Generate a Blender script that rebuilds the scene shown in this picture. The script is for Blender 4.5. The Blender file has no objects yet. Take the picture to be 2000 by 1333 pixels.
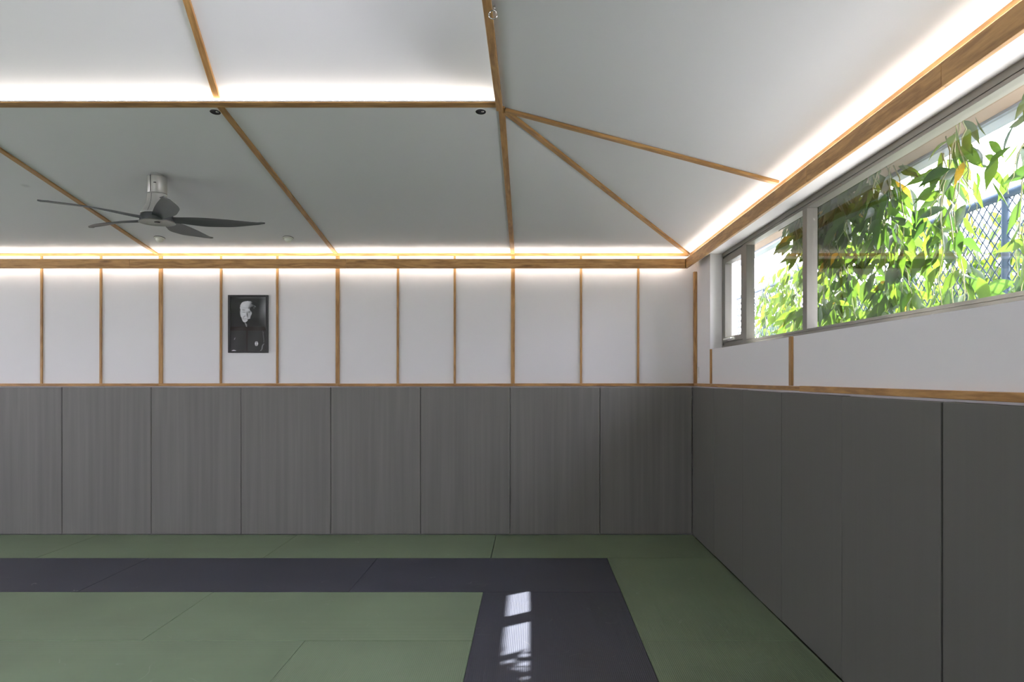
import bpy, bmesh, math, random
from mathutils import Vector, Matrix
R = math.radians
random.seed(7)
SC = bpy.context.scene
COL = SC.collection

# ------------------------------------------------------------------ camera
EYE = 1.591
FPX = 1426.0
cam_data = bpy.data.cameras.new('camera')
cam_data.sensor_width = 36.0
cam_data.lens = FPX / 2000.0 * 36.0
cam_data.shift_x = -38.0 / 2000.0
cam_data.shift_y = 71.5 / 2000.0
cam_data.clip_start = 0.05
cam_data.clip_end = 400
cam = bpy.data.objects.new('camera', cam_data)
COL.objects.link(cam)
cam.location = (0, 0, EYE)
cam.rotation_euler = (R(90), 0, 0)
SC.camera = cam

# ------------------------------------------------------------------ colour management
SC.view_settings.view_transform = 'Standard'
SC.view_settings.look = 'None'
SC.view_settings.gamma = 1.0
SC.view_settings.use_curve_mapping = False
SC.view_settings.exposure = 0.5
try:
    SC.cycles.use_denoising = True
    SC.cycles.denoiser = 'OPENIMAGEDENOISE'
    SC.cycles.denoising_input_passes = 'RGB_ALBEDO_NORMAL'
    SC.cycles.max_bounces = 10
    SC.cycles.diffuse_bounces = 6
    SC.cycles.glossy_bounces = 4
    SC.cycles.transparent_max_bounces = 16
    SC.cycles.sample_clamp_indirect = 6.0
    SC.cycles.caustics_reflective = False
    SC.cycles.caustics_refractive = False
except Exception:
    pass

# ------------------------------------------------------------------ sky and sun
SKY_STRENGTH = 7.5
SUN_STRENGTH = 60.0
LED_STRENGTH = 40.0
SUN_DIR = Vector((-1.0, -0.708, -1.095)).normalized()      # the way the sunlight travels
world = bpy.data.worlds.new('sky')
SC.world = world
world.use_nodes = True
wn = world.node_tree
for n in list(wn.nodes):
    wn.nodes.remove(n)
wo = wn.nodes.new('ShaderNodeOutputWorld')
wb = wn.nodes.new('ShaderNodeBackground')
wb.inputs['Strength'].default_value = SKY_STRENGTH
tc = wn.nodes.new('ShaderNodeTexCoord')
sp = wn.nodes.new('ShaderNodeSeparateXYZ')
cr = wn.nodes.new('ShaderNodeValToRGB')
cr.color_ramp.elements[0].position = 0.0
cr.color_ramp.elements[0].color = (1.0, 0.915, 1.03, 1)
cr.color_ramp.elements[1].position = 0.9
cr.color_ramp.elements[1].color = (0.74, 0.76, 1.02, 1)
wn.links.new(tc.outputs['Generated'], sp.inputs[0])
wn.links.new(sp.outputs['Z'], cr.inputs[0])
# the sky is brighter on the sun's side
dt = wn.nodes.new('ShaderNodeVectorMath'); dt.operation = 'DOT_PRODUCT'; dt.inputs[1].default_value = tuple(-SUN_DIR)
wn.links.new(tc.outputs['Generated'], dt.inputs[0])
mr_ = wn.nodes.new('ShaderNodeMapRange'); mr_.interpolation_type = 'SMOOTHSTEP'
mr_.inputs['From Min'].default_value = -0.1; mr_.inputs['From Max'].default_value = 0.95
mr_.inputs['To Min'].default_value = 1.0; mr_.inputs['To Max'].default_value = 4.0
wn.links.new(dt.outputs['Value'], mr_.inputs['Value'])
vm = wn.nodes.new('ShaderNodeVectorMath'); vm.operation = 'SCALE'
wn.links.new(cr.outputs[0], vm.inputs[0]); wn.links.new(mr_.outputs['Result'], vm.inputs['Scale'])
wn.links.new(vm.outputs[0], wb.inputs['Color'])
wn.links.new(wb.outputs[0], wo.inputs['Surface'])

sun_d = bpy.data.lights.new('sun', 'SUN')
sun_d.energy = SUN_STRENGTH
sun_d.angle = R(0.6)
sun_d.color = (1.0, 0.95, 0.87)
sun = bpy.data.objects.new('sun', sun_d)
COL.objects.link(sun)
sun.rotation_euler = SUN_DIR.to_track_quat('-Z', 'Y').to_euler()
sun.location = (8, 10, 12)

# ------------------------------------------------------------------ room numbers (x right, y into the picture, z up)
XW, YW = 1.68, 7.44            # right and back wall faces
XL, YF = -9.29, -2.33          # left and front wall faces
HE = EYE + 1.2645              # ceiling height at the eaves
XE, YE = 1.595, 7.415          # eave lines
XP, YP = -0.185, 4.687         # corner of the lantern opening
HP = EYE + 1.732
SB = (HP - HE) / (YE - YP)     # slope of the back pitch
XPL = -7.425
YPF = 2 * 2.9 - YP
YEF = 2 * 2.9 - YE
XEL = XPL + (XP - XE)

# ------------------------------------------------------------------ helpers
def tag(o, label=None, cat=None, group=None, kind=None):
    if label: o['label'] = label
    if cat: o['category'] = cat
    if group: o['group'] = group
    if kind: o['kind'] = kind
    return o

def empty(name, loc, rotz=0.0):
    o = bpy.data.objects.new(name, None)
    o.empty_display_size = 0.1
    COL.objects.link(o)
    o.location = loc
    o.rotation_euler = (0, 0, rotz)
    return o

def mesh_obj(name, bm, mat, parent=None, loc=None, smooth=False, autosmooth=None):
    bmesh.ops.recalc_face_normals(bm, faces=bm.faces)
    me = bpy.data.meshes.new(name)
    bm.to_mesh(me)
    bm.free()
    if smooth or autosmooth:
        for p in me.polygons:
            p.use_smooth = True
    if autosmooth:
        try:
            me.set_sharp_from_angle(angle=R(autosmooth))
        except Exception:
            pass
    o = bpy.data.objects.new(name, me)
    COL.objects.link(o)
    if mat:
        me.materials.append(mat)
    if loc is not None:
        o.location = loc
    if parent is not None:
        o.parent = parent
    return o

def add_box(bm, x0, x1, y0, y1, z0, z1, bev=0.0, seg=2):
    vs = [bm.verts.new((x, y, z)) for z in (z0, z1) for y in (y0, y1) for x in (x0, x1)]
    fs = [(0, 1, 3, 2), (4, 6, 7, 5), (0, 4, 5, 1), (2, 3, 7, 6), (0, 2, 6, 4), (1, 5, 7, 3)]
    faces = [bm.faces.new([vs[i] for i in f]) for f in fs]
    if bev > 0:
        eds = set()
        for f in faces:
            for e in f.edges:
                eds.add(e)
        bmesh.ops.bevel(bm, geom=list(eds), offset=bev, segments=seg, affect='EDGES', profile=0.5)

def add_tube(bm, pts, radii, seg=8, cap=True):
    pts = [Vector(p) for p in pts]
    n = len(pts)
    if not hasattr(radii, '__len__'):
        radii = [radii] * n
    rings = []
    prev = None
    for i in range(n):
        if i == 0: t = pts[1] - pts[0]
        elif i == n - 1: t = pts[-1] - pts[-2]
        else: t = (pts[i + 1] - pts[i - 1])
        t.normalize()
        if prev is None:
            up = Vector((0, 0, 1)) if abs(t.z) < 0.9 else Vector((1, 0, 0))
            a = t.cross(up).normalized()
        else:
            a = (prev - t * prev.dot(t)).normalized()
        prev = a
        b = t.cross(a)
        rings.append([bm.verts.new(pts[i] + (a * math.cos(2 * math.pi * k / seg) + b * math.sin(2 * math.pi * k / seg)) * radii[i]) for k in range(seg)])
    for i in range(n - 1):
        for k in range(seg):
            bm.faces.new((rings[i][k], rings[i][(k + 1) % seg], rings[i + 1][(k + 1) % seg], rings[i + 1][k]))
    if cap:
        bm.faces.new(rings[0][::-1])
        bm.faces.new(rings[-1])

def add_lathe(bm, prof, seg=48, cap=True):
    rings = []
    for r, z in prof:
        if r < 1e-6:
            rings.append([bm.verts.new((0, 0, z))])
        else:
            rings.append([bm.verts.new((r * math.cos(2 * math.pi * k / seg), r * math.sin(2 * math.pi * k / seg), z)) for k in range(seg)])
    for i in range(len(rings) - 1):
        a, b = rings[i], rings[i + 1]
        for k in range(seg):
            k2 = (k + 1) % seg
            if len(a) == 1 and len(b) == 1: continue
            if len(a) == 1: bm.faces.new((a[0], b[k], b[k2]))
            elif len(b) == 1: bm.faces.new((a[k], a[k2], b[0]))
            else: bm.faces.new((a[k], a[k2], b[k2], b[k]))

def add_torus(bm, c, axis, R0, r0, seg=32, sub=10):
    c = Vector(c); axis = Vector(axis).normalized()
    up = Vector((0, 0, 1)) if abs(axis.z) < 0.9 else Vector((1, 0, 0))
    a = axis.cross(up).normalized(); b = axis.cross(a)
    rings = []
    for i in range(seg):
        t = 2 * math.pi * i / seg
        d = a * math.cos(t) + b * math.sin(t)
        rings.append([bm.verts.new(c + d * (R0 + r0 * math.cos(2 * math.pi * k / sub)) + axis * r0 * math.sin(2 * math.pi * k / sub)) for k in range(sub)])
    for i in range(seg):
        for k in range(sub):
            bm.faces.new((rings[i][k], rings[i][(k + 1) % sub], rings[(i + 1) % seg][(k + 1) % sub], rings[(i + 1) % seg][k]))

def box(name, x0, x1, y0, y1, z0, z1, mat, parent=None, bev=0.0):
    """a box with its origin at its own centre; inside a parent, coordinates are the parent's"""
    c = Vector(((x0 + x1) / 2, (y0 + y1) / 2, (z0 + z1) / 2))
    bm = bmesh.new()
    add_box(bm, x0 - c.x, x1 - c.x, y0 - c.y, y1 - c.y, z0 - c.z, z1 - c.z, bev)
    return mesh_obj(name, bm, mat, parent, c)

def bar(name, p0, p1, w, h, n, mat, bev=0.002, wob=0.0):
    """timber from p0 to p1 (centre line of its back face), w wide, h thick, standing out along n; length on local x"""
    p0, p1, n = Vector(p0), Vector(p1), Vector(n).normalized()
    t = (p1 - p0); L = t.length; t.normalize()
    n = (n - t * n.dot(t)).normalized()
    s = n.cross(t)
    bm = bmesh.new()
    add_box(bm, -L / 2, L / 2, -w / 2, w / 2, -h / 2, h / 2, bev, 1)
    o = mesh_obj(name, bm, mat)
    m = Matrix((t, s, n)).transposed().to_4x4()
    m.translation = (p0 + p1) / 2 + n * h / 2
    o.matrix_world = m
    return o

# ------------------------------------------------------------------ materials
def nodes_of(name):
    m = bpy.data.materials.new(name)
    m.use_nodes = True
    nt = m.node_tree
    for n in list(nt.nodes):
        nt.nodes.remove(n)
    out = nt.nodes.new('ShaderNodeOutputMaterial')
    b = nt.nodes.new('ShaderNodeBsdfPrincipled')
    nt.links.new(b.outputs[0], out.inputs['Surface'])
    return m, nt, b, out

def simple(name, col, rough=0.5, metal=0.0, spec=0.5, bump=None, vary=0.0, vscale=4.0):
    m, nt, b, out = nodes_of(name)
    b.inputs['Base Color'].default_value = (*col, 1)
    b.inputs['Roughness'].default_value = rough
    b.inputs['Metallic'].default_value = metal
    b.inputs['Specular IOR Level'].default_value = spec
    t = nt.nodes.new('ShaderNodeTexCoord')
    if vary > 0:
        nz = nt.nodes.new('ShaderNodeTexNoise'); nz.inputs['Scale'].default_value = vscale; nz.inputs['Detail'].default_value = 4
        nt.links.new(t.outputs['Object'], nz.inputs['Vector'])
        mx = nt.nodes.new('ShaderNodeMix'); mx.data_type = 'RGBA'
        mx.inputs['A'].default_value = (*[c * (1 - vary) for c in col], 1)
        mx.inputs['B'].default_value = (*[min(1, c * (1 + vary)) for c in col], 1)
        nt.links.new(nz.outputs['Fac'], mx.inputs['Factor'])
        nt.links.new(mx.outputs['Result'], b.inputs['Base Color'])
    if bump:
        nz = nt.nodes.new('ShaderNodeTexNoise'); nz.inputs['Scale'].default_value = bump[0]; nz.inputs['Detail'].default_value = 3
        nt.links.new(t.outputs['Object'], nz.inputs['Vector'])
        bp = nt.nodes.new('ShaderNodeBump'); bp.inputs['Strength'].default_value = bump[1]; bp.inputs['Distance'].default_value = bump[2]
        nt.links.new(nz.outputs['Fac'], bp.inputs['Height'])
        nt.links.new(bp.outputs[0], b.inputs['Normal'])
    return m

def wood_mat():
    m, nt, b, out = nodes_of('oiled_pine')
    t = nt.nodes.new('ShaderNodeTexCoord')
    info = nt.nodes.new('ShaderNodeObjectInfo')
    addv = nt.nodes.new('ShaderNodeVectorMath'); addv.operation = 'MULTIPLY_ADD'
    comb = nt.nodes.new('ShaderNodeCombineXYZ')
    mul = nt.nodes.new('ShaderNodeMath'); mul.operation = 'MULTIPLY'; mul.inputs[1].default_value = 37.0
    nt.links.new(info.outputs['Random'], mul.inputs[0])
    for k in range(3):
        nt.links.new(mul.outputs[0], comb.inputs[k])
    addv.inputs[1].default_value = (1.0, 9.0, 9.0)
    nt.links.new(t.outputs['Object'], addv.inputs[0])
    nt.links.new(comb.outputs[0], addv.inputs[2])
    n1 = nt.nodes.new('ShaderNodeTexNoise'); n1.inputs['Scale'].default_value = 1.6; n1.inputs['Detail'].default_value = 2; n1.inputs['Distortion'].default_value = 0.4
    nt.links.new(addv.outputs[0], n1.inputs['Vector'])
    rg = nt.nodes.new('ShaderNodeMath'); rg.operation = 'MULTIPLY'; rg.inputs[1].default_value = 26.0
    nt.links.new(n1.outputs['Fac'], rg.inputs[0])
    sn = nt.nodes.new('ShaderNodeMath'); sn.operation = 'SINE'
    nt.links.new(rg.outputs[0], sn.inputs[0])
    n2 = nt.nodes.new('ShaderNodeTexNoise'); n2.inputs['Scale'].default_value = 14; n2.inputs['Detail'].default_value = 4
    nt.links.new(addv.outputs[0], n2.inputs['Vector'])
    am = nt.nodes.new('ShaderNodeMath'); am.operation = 'MULTIPLY_ADD'; am.inputs[1].default_value = 0.22
    nt.links.new(sn.outputs[0], am.inputs[0]); nt.links.new(n2.outputs['Fac'], am.inputs[2])
    ramp = nt.nodes.new('ShaderNodeValToRGB')
    e = ramp.color_ramp.elements
    e[0].position = 0.2; e[0].color = (0.29, 0.150, 0.048, 1)
    e[1].position = 0.8; e[1].color = (0.48, 0.275, 0.098, 1)
    nt.links.new(am.outputs[0], ramp.inputs[0])
    # scattered knots
    vo = nt.nodes.new('ShaderNodeTexVoronoi'); vo.inputs['Scale'].default_value = 0.55
    sc2 = nt.nodes.new('ShaderNodeVectorMath'); sc2.operation = 'MULTIPLY'; sc2.inputs[1].default_value = (2.6, 1.2, 1.2)
    nt.links.new(addv.outputs[0], sc2.inputs[0]); nt.links.new(sc2.outputs[0], vo.inputs['Vector'])
    kr = nt.nodes.new('ShaderNodeValToRGB')
    kr.color_ramp.elements[0].position = 0.04; kr.color_ramp.elements[0].color = (1, 1, 1, 1)
    kr.color_ramp.elements[1].position = 0.13; kr.color_ramp.elements[1].color = (0, 0, 0, 1)
    nt.links.new(vo.outputs['Distance'], kr.inputs[0])
    mx = nt.nodes.new('ShaderNodeMix'); mx.data_type = 'RGBA'
    nt.links.new(kr.outputs[0], mx.inputs['Factor'])
    nt.links.new(ramp.outputs[0], mx.inputs['A']); mx.inputs['B'].default_value = (0.13, 0.055, 0.02, 1)
    nt.links.new(mx.outputs['Result'], b.inputs['Base Color'])
    b.inputs['Roughness'].default_value = 0.48
    bp = nt.nodes.new('ShaderNodeBump'); bp.inputs['Strength'].default_value = 0.15; bp.inputs['Distance'].default_value = 0.001
    nt.links.new(am.outputs[0], bp.inputs['Height']); nt.links.new(bp.outputs[0], b.inputs['Normal'])
    return m

def mat_fabric(name, col, rib, spec=0.45, rough=0.42):
    """woven tatami vinyl: fine ribs along local x, a larger faint mottling and pale scuffs"""
    m, nt, b, out = nodes_of(name)
    t = nt.nodes.new('ShaderNodeTexCoord')
    info = nt.nodes.new('ShaderNodeObjectInfo')
    sep = nt.nodes.new('ShaderNodeSeparateXYZ'); nt.links.new(t.outputs['Object'], sep.inputs[0])
    my = nt.nodes.new('ShaderNodeMath'); my.operation = 'MULTIPLY'; my.inputs[1].default_value = 2 * math.pi / rib
    nt.links.new(sep.outputs['Y'], my.inputs[0])
    sn = nt.nodes.new('ShaderNodeMath'); sn.operation = 'SINE'; nt.links.new(my.outputs[0], sn.inputs[0])
    off = nt.nodes.new('ShaderNodeVectorMath'); off.operation = 'ADD'
    cb = nt.nodes.new('ShaderNodeCombineXYZ')
    mr = nt.nodes.new('ShaderNodeMath'); mr.operation = 'MULTIPLY'; mr.inputs[1].default_value = 50
    nt.links.new(info.outputs['Random'], mr.inputs[0]); nt.links.new(mr.outputs[0], cb.inputs[2])
    nt.links.new(t.outputs['Object'], off.inputs[0]); nt.links.new(cb.outputs[0], off.inputs[1])
    nz = nt.nodes.new('ShaderNodeTexNoise'); nz.inputs['Scale'].default_value = 1.6; nz.inputs['Detail'].default_value = 3
    nt.links.new(off.outputs[0], nz.inputs['Vector'])
    a = nt.nodes.new('ShaderNodeMath'); a.operation = 'MULTIPLY_ADD'; a.inputs[1].default_value = 0.26
    nt.links.new(sn.outputs[0], a.inputs[0]); nt.links.new(nz.outputs['Fac'], a.inputs[2])
    rp = nt.nodes.new('ShaderNodeValToRGB')
    rp.color_ramp.elements[0].position = 0.15; rp.color_ramp.elements[0].color = (*[c * 0.84 for c in col], 1)
    rp.color_ramp.elements[1].position = 0.85; rp.color_ramp.elements[1].color = (*[c * 1.16 for c in col], 1)
    nt.links.new(a.outputs[0], rp.inputs[0])
    # scuffs: thin bent pale streaks
    ns = nt.nodes.new('ShaderNodeTexNoise'); ns.inputs['Scale'].default_value = 2.3; ns.inputs['Detail'].default_value = 1.0; ns.inputs['Distortion'].default_value = 1.6
    nt.links.new(off.outputs[0], ns.inputs['Vector'])
    rs = nt.nodes.new('ShaderNodeValToRGB')
    el = rs.color_ramp.elements
    el[0].position = 0.496; el[0].color = (0, 0, 0, 1)
    el[1].position = 0.504; el[1].color = (0, 0, 0, 1)
    k = el.new(0.5); k.color = (1, 1, 1, 1)
    nt.links.new(ns.outputs['Fac'], rs.inputs[0])
    ng = nt.nodes.new('ShaderNodeTexNoise'); ng.inputs['Scale'].default_value = 5.0; ng.inputs['Detail'].default_value = 2
    nt.links.new(off.outputs[0], ng.inputs['Vector'])
    rg = nt.nodes.new('ShaderNodeValToRGB'); rg.color_ramp.elements[0].position = 0.58; rg.color_ramp.elements[1].position = 0.72
    nt.links.new(ng.outputs['Fac'], rg.inputs[0])
    ml = nt.nodes.new('ShaderNodeMath'); ml.operation = 'MULTIPLY'
    nt.links.new(rs.outputs[0], ml.inputs[0]); nt.links.new(rg.outputs[0], ml.inputs[1])
    ml2 = nt.nodes.new('ShaderNodeMath'); ml2.operation = 'MULTIPLY'; ml2.inputs[1].default_value = 0.4
    nt.links.new(ml.outputs[0], ml2.inputs[0])
    mx = nt.nodes.new('ShaderNodeMix'); mx.data_type = 'RGBA'
    nt.links.new(ml2.outputs[0], mx.inputs['Factor'])
    nt.links.new(rp.outputs[0], mx.inputs['A']); mx.inputs['B'].default_value = (0.5, 0.5, 0.45, 1)
    nt.links.new(mx.outputs['Result'], b.inputs['Base Color'])
    b.inputs['Roughness'].default_value = rough
    b.inputs['Specular IOR Level'].default_value = spec
    bp = nt.nodes.new('ShaderNodeBump'); bp.inputs['Strength'].default_value = 0.35; bp.inputs['Distance'].default_value = 0.0012
    nt.links.new(sn.outputs[0], bp.inputs['Height']); nt.links.new(bp.outputs[0], b.inputs['Normal'])
    return m

def wallmat_mat(name, col, streak):
    """matt vinyl of the padded wall, with soft vertical streaks that run up local z"""
    m, nt, b, out = nodes_of(name)
    t = nt.nodes.new('ShaderNodeTexCoord')
    info = nt.nodes.new('ShaderNodeObjectInfo')
    mp = nt.nodes.new('ShaderNodeMapping'); mp.inputs['Scale'].default_value = (26, 26, 0.7)
    cb = nt.nodes.new('ShaderNodeCombineXYZ')
    mr = nt.nodes.new('ShaderNodeMath'); mr.operation = 'MULTIPLY'; mr.inputs[1].default_value = 90
    nt.links.new(info.outputs['Random'], mr.inputs[0]); nt.links.new(mr.outputs[0], cb.inputs[0])
    nt.links.new(cb.outputs[0], mp.inputs['Location'])
    nt.links.new(t.outputs['Object'], mp.inputs['Vector'])
    nz = nt.nodes.new('ShaderNodeTexNoise'); nz.inputs['Scale'].default_value = 1.0; nz.inputs['Detail'].default_value = 3
    nt.links.new(mp.outputs[0], nz.inputs['Vector'])
    rp = nt.nodes.new('ShaderNodeValToRGB')
    rp.color_ramp.elements[0].position = 0.25; rp.color_ramp.elements[0].color = (*[c * (1 - streak) for c in col], 1)
    rp.color_ramp.elements[1].position = 0.75; rp.color_ramp.elements[1].color = (*[c * (1 + streak) for c in col], 1)
    nt.links.new(nz.outputs['Fac'], rp.inputs[0])
    nt.links.new(rp.outputs[0], b.inputs['Base Color'])
    b.inputs['Roughness'].default_value = 0.55
    b.inputs['Specular IOR Level'].default_value = 0.35
    bp = nt.nodes.new('ShaderNodeBump'); bp.inputs['Strength'].default_value = 0.3; bp.inputs['Distance'].default_value = 0.0015
    nt.links.new(nz.outputs['Fac'], bp.inputs['Height']); nt.links.new(bp.outputs[0], b.inputs['Normal'])
    return m

def glass_mat(name, tint=(0.97, 0.985, 0.975), gain=1.0):
    m = bpy.data.materials.new(name); m.use_nodes = True
    nt = m.node_tree
    for n in list(nt.nodes): nt.nodes.remove(n)
    out = nt.nodes.new('ShaderNodeOutputMaterial')
    tr = nt.nodes.new('ShaderNodeBsdfTransparent'); tr.inputs[0].default_value = (*tint, 1)
    gl = nt.nodes.new('ShaderNodeBsdfGlossy'); gl.inputs['Roughness'].default_value = 0.0
    # reflectance of a thin pane (Schlick), the same from both sides
    geo = nt.nodes.new('ShaderNodeNewGeometry')
    dot = nt.nodes.new('ShaderNodeVectorMath'); dot.operation = 'DOT_PRODUCT'
    nt.links.new(geo.outputs['Incoming'], dot.inputs[0]); nt.links.new(geo.outputs['Normal'], dot.inputs[1])
    ab = nt.nodes.new('ShaderNodeMath'); ab.operation = 'ABSOLUTE'; nt.links.new(dot.outputs['Value'], ab.inputs[0])
    om = nt.nodes.new('ShaderNodeMath'); om.operation = 'SUBTRACT'; om.inputs[0].default_value = 1.0; nt.links.new(ab.outputs[0], om.inputs[1])
    pw = nt.nodes.new('ShaderNodeMath'); pw.operation = 'POWER'; pw.inputs[1].default_value = 5.0; nt.links.new(om.outputs[0], pw.inputs[0])
    mu = nt.nodes.new('ShaderNodeMath'); mu.operation = 'MULTIPLY_ADD'; mu.use_clamp = True
    mu.inputs[1].default_value = 0.92 * gain; mu.inputs[2].default_value = 0.08 * gain
    nt.links.new(pw.outputs[0], mu.inputs[0])
    mx = nt.nodes.new('ShaderNodeMixShader')
    nt.links.new(mu.outputs[0], mx.inputs[0]); nt.links.new(tr.outputs[0], mx.inputs[1]); nt.links.new(gl.outputs[0], mx.inputs[2])
    nt.links.new(mx.outputs[0], out.inputs['Surface'])
    return m

def leaf_mat():
    m = bpy.data.materials.new('leaf_green'); m.use_nodes = True
    nt = m.node_tree
    for n in list(nt.nodes): nt.nodes.remove(n)
    out = nt.nodes.new('ShaderNodeOutputMaterial')
    at = nt.nodes.new('ShaderNodeAttribute'); at.attribute_name = 'leaf_tone'
    rp = nt.nodes.new('ShaderNodeValToRGB')
    e = rp.color_ramp.elements
    e[0].position = 0.0; e[0].color = (0.010, 0.030, 0.010, 1)
    e[1].position = 0.93; e[1].color = (0.030, 0.060, 0.016, 1)
    y = e.new(1.0); y.color = (0.22, 0.15, 0.015, 1)
    nt.links.new(at.outputs['Fac'], rp.inputs[0])
    rt = nt.nodes.new('ShaderNodeValToRGB')
    e = rt.color_ramp.elements
    e[0].position = 0.0; e[0].color = (0.03, 0.075, 0.01, 1)
    e[1].position = 0.93; e[1].color = (0.125, 0.20, 0.012, 1)
    y = e.new(1.0); y.color = (0.26, 0.17, 0.01, 1)
    nt.links.new(at.outputs['Fac'], rt.inputs[0])
    b = nt.nodes.new('ShaderNodeBsdfPrincipled'); b.inputs['Roughness'].default_value = 0.5; b.inputs['Specular IOR Level'].default_value = 0.25
    nt.links.new(rp.outputs[0], b.inputs['Base Color'])
    tl = nt.nodes.new('ShaderNodeBsdfTranslucent'); nt.links.new(rt.outputs[0], tl.inputs[0])
    mx = nt.nodes.new('ShaderNodeMixShader'); mx.inputs[0].default_value = 0.5
    nt.links.new(b.outputs[0], mx.inputs[1]); nt.links.new(tl.outputs[0], mx.inputs[2])
    nt.links.new(mx.outputs[0], out.inputs['Surface'])
    return m

def emit_mat(name, col, s):
    m = bpy.data.materials.new(name); m.use_nodes = True
    nt = m.node_tree
    for n in list(nt.nodes): nt.nodes.remove(n)
    out = nt.nodes.new('ShaderNodeOutputMaterial')
    e = nt.nodes.new('ShaderNodeEmission'); e.inputs[0].default_value = (*col, 1); e.inputs[1].default_value = s
    nt.links.new(e.outputs[0], out.inputs['Surface'])
    return m

M = {}
M['paint'] = simple('white_wall_paint', (0.78, 0.78, 0.785), 0.85, bump=(60, 0.06, 0.002), spec=0.25)
M['ceil'] = simple('white_ceiling_paint', (0.74, 0.745, 0.75), 0.9, bump=(40, 0.04, 0.002), spec=0.2)
M['wood'] = wood_mat()
M['green'] = mat_fabric('green_tatami_vinyl', (0.150, 0.205, 0.125), 0.011)
M['blue'] = mat_fabric('navy_tatami_vinyl', (0.031, 0.035, 0.052), 0.011)
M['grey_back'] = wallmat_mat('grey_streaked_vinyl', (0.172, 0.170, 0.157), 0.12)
M['grey_side_shaded'] = wallmat_mat('grey_plain_vinyl_shaded', (0.120, 0.121, 0.109), 0.03)  # same vinyl as the back mats, colour darkened for this wall's shade
M['alu'] = simple('bronze_grey_aluminium', (0.17, 0.165, 0.145), 0.42, metal=0.25)
M['white'] = simple('white_plastic', (0.75, 0.76, 0.73), 0.35)
M['cream'] = simple('cream_plastic', (0.70, 0.71, 0.62), 0.35)
M['black'] = simple('black_lacquer', (0.012, 0.012, 0.013), 0.3)
M['chrome'] = simple('chrome', (0.75, 0.74, 0.72), 0.12, metal=1.0)
M['silver'] = simple('champagne_grey_paint', (0.42, 0.42, 0.39), 0.38, metal=0.35)
M['blade'] = simple('dark_grey_blade_plastic', (0.085, 0.092, 0.092), 0.45)
M['glass'] = glass_mat('clear_glass')
M['pglass'] = glass_mat('picture_glass', (1, 1, 1), 0.6)
M['led'] = emit_mat('warm_white_led', (1.0, 0.885, 0.80), LED_STRENGTH)
M['leaf'] = leaf_mat()
M['stem'] = simple('vine_stem', (0.16, 0.17, 0.07), 0.7)
M['galv'] = simple('blue_grey_fence_paint', (0.030, 0.055, 0.080), 0.6, spec=0.3)
M['ground'] = simple('pale_concrete', (0.22, 0.215, 0.20), 0.9, vary=0.15, vscale=1.2)
M['soffit'] = simple('tan_soffit_board', (0.15, 0.105, 0.065), 0.7, vary=0.12, vscale=6)
M['gutter'] = simple('grey_blue_gutter', (0.14, 0.18, 0.21), 0.4)
M['bark'] = simple('bark', (0.16, 0.11, 0.07), 0.9, bump=(20, 0.5, 0.01))
M['render'] = simple('pale_blue_render', (0.62, 0.70, 0.74), 0.9)
M['under'] = simple('dark_subfloor', (0.10, 0.11, 0.09), 0.9)

# ------------------------------------------------------------------ the room shell
def struct(o, label, cat):
    return tag(o, label, cat, kind='structure')

struct(box('floor', XL - 0.3, XW + 0.25, YF - 0.3, YW + 0.25, -0.2, -0.04, M['under']),
       'dark subfloor slab lying under the green and navy mats', 'floor')
struct(box('wall_back', XL - 0.3, XW + 0.25, YW, YW + 0.25, -0.04, EYE + 1.55, M['paint']),
       'white painted back wall divided by thin vertical timber battens', 'wall')

# right wall with the long high window
WY1 = 6.864; WY0 = 0.60                        # window opening along the wall
WZ0, WZ1 = EYE + 0.265, EYE + 1.165
XO = XW + 0.25
bm = bmesh.new()
add_box(bm, XW, XO, YF - 0.3, YW, -0.04, WZ0)
add_box(bm, XW, XO, YF - 0.3, YW, WZ1, EYE + 1.45)
add_box(bm, XW, XO, WY1, YW, WZ0, WZ1)
add_box(bm, XW, XO, YF - 0.3, WY0, WZ0, WZ1)
add_box(bm, 1.567, XW, YF, YW - 0.12, WZ1, WZ1 + 0.012)         # closed floor of the light cove
struct(mesh_obj('wall_right', bm, M['paint']), 'white right wall with a deep window recess and a cove above it', 'wall')

# left and front walls, with openings added for daylight: both outside the picture
LD0, LD1, LZ0, LDZ = -1.0, 5.8, 1.4, 2.7
bm = bmesh.new()
add_box(bm, XL - 0.25, XL, YF - 0.3, LD0, -0.04, EYE + 1.45)
add_box(bm, XL - 0.25, XL, LD1, YW, -0.04, EYE + 1.45)
add_box(bm, XL - 0.25, XL, LD0, LD1, LDZ, EYE + 1.45)
add_box(bm, XL - 0.25, XL, LD0, LD1, -0.04, LZ0)
struct(mesh_obj('wall_left', bm, M['paint']), 'white left wall with an added wide window opening', 'wall')
FX0, FX1, FZ0, FZ1 = -4.9, -3.3, 0.1, 2.3
bm = bmesh.new()
add_box(bm, XL, FX0, YF - 0.25, YF, -0.04, EYE + 1.45)
add_box(bm, FX1, XW, YF - 0.25, YF, -0.04, EYE + 1.45)
add_box(bm, FX0, FX1, YF - 0.25, YF, -0.04, FZ0)
add_box(bm, FX0, FX1, YF - 0.25, YF, FZ1, EYE + 1.45)
struct(mesh_obj('wall_front', bm, M['paint']), 'white wall behind the viewer with an added glazed opening', 'wall')

# ceiling: four shallow pitches rising to a lantern of four steeper ones
def quad_slab(bm, pts, th):
    a = [bm.verts.new(p) for p in pts]
    c = [bm.verts.new((p[0], p[1], p[2] + th)) for p in pts]
    bm.faces.new(a); bm.faces.new(c[::-1])
    n = len(pts)
    for i in range(n):
        bm.faces.new((a[i], a[(i + 1) % n], c[(i + 1) % n], c[i]))

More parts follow.
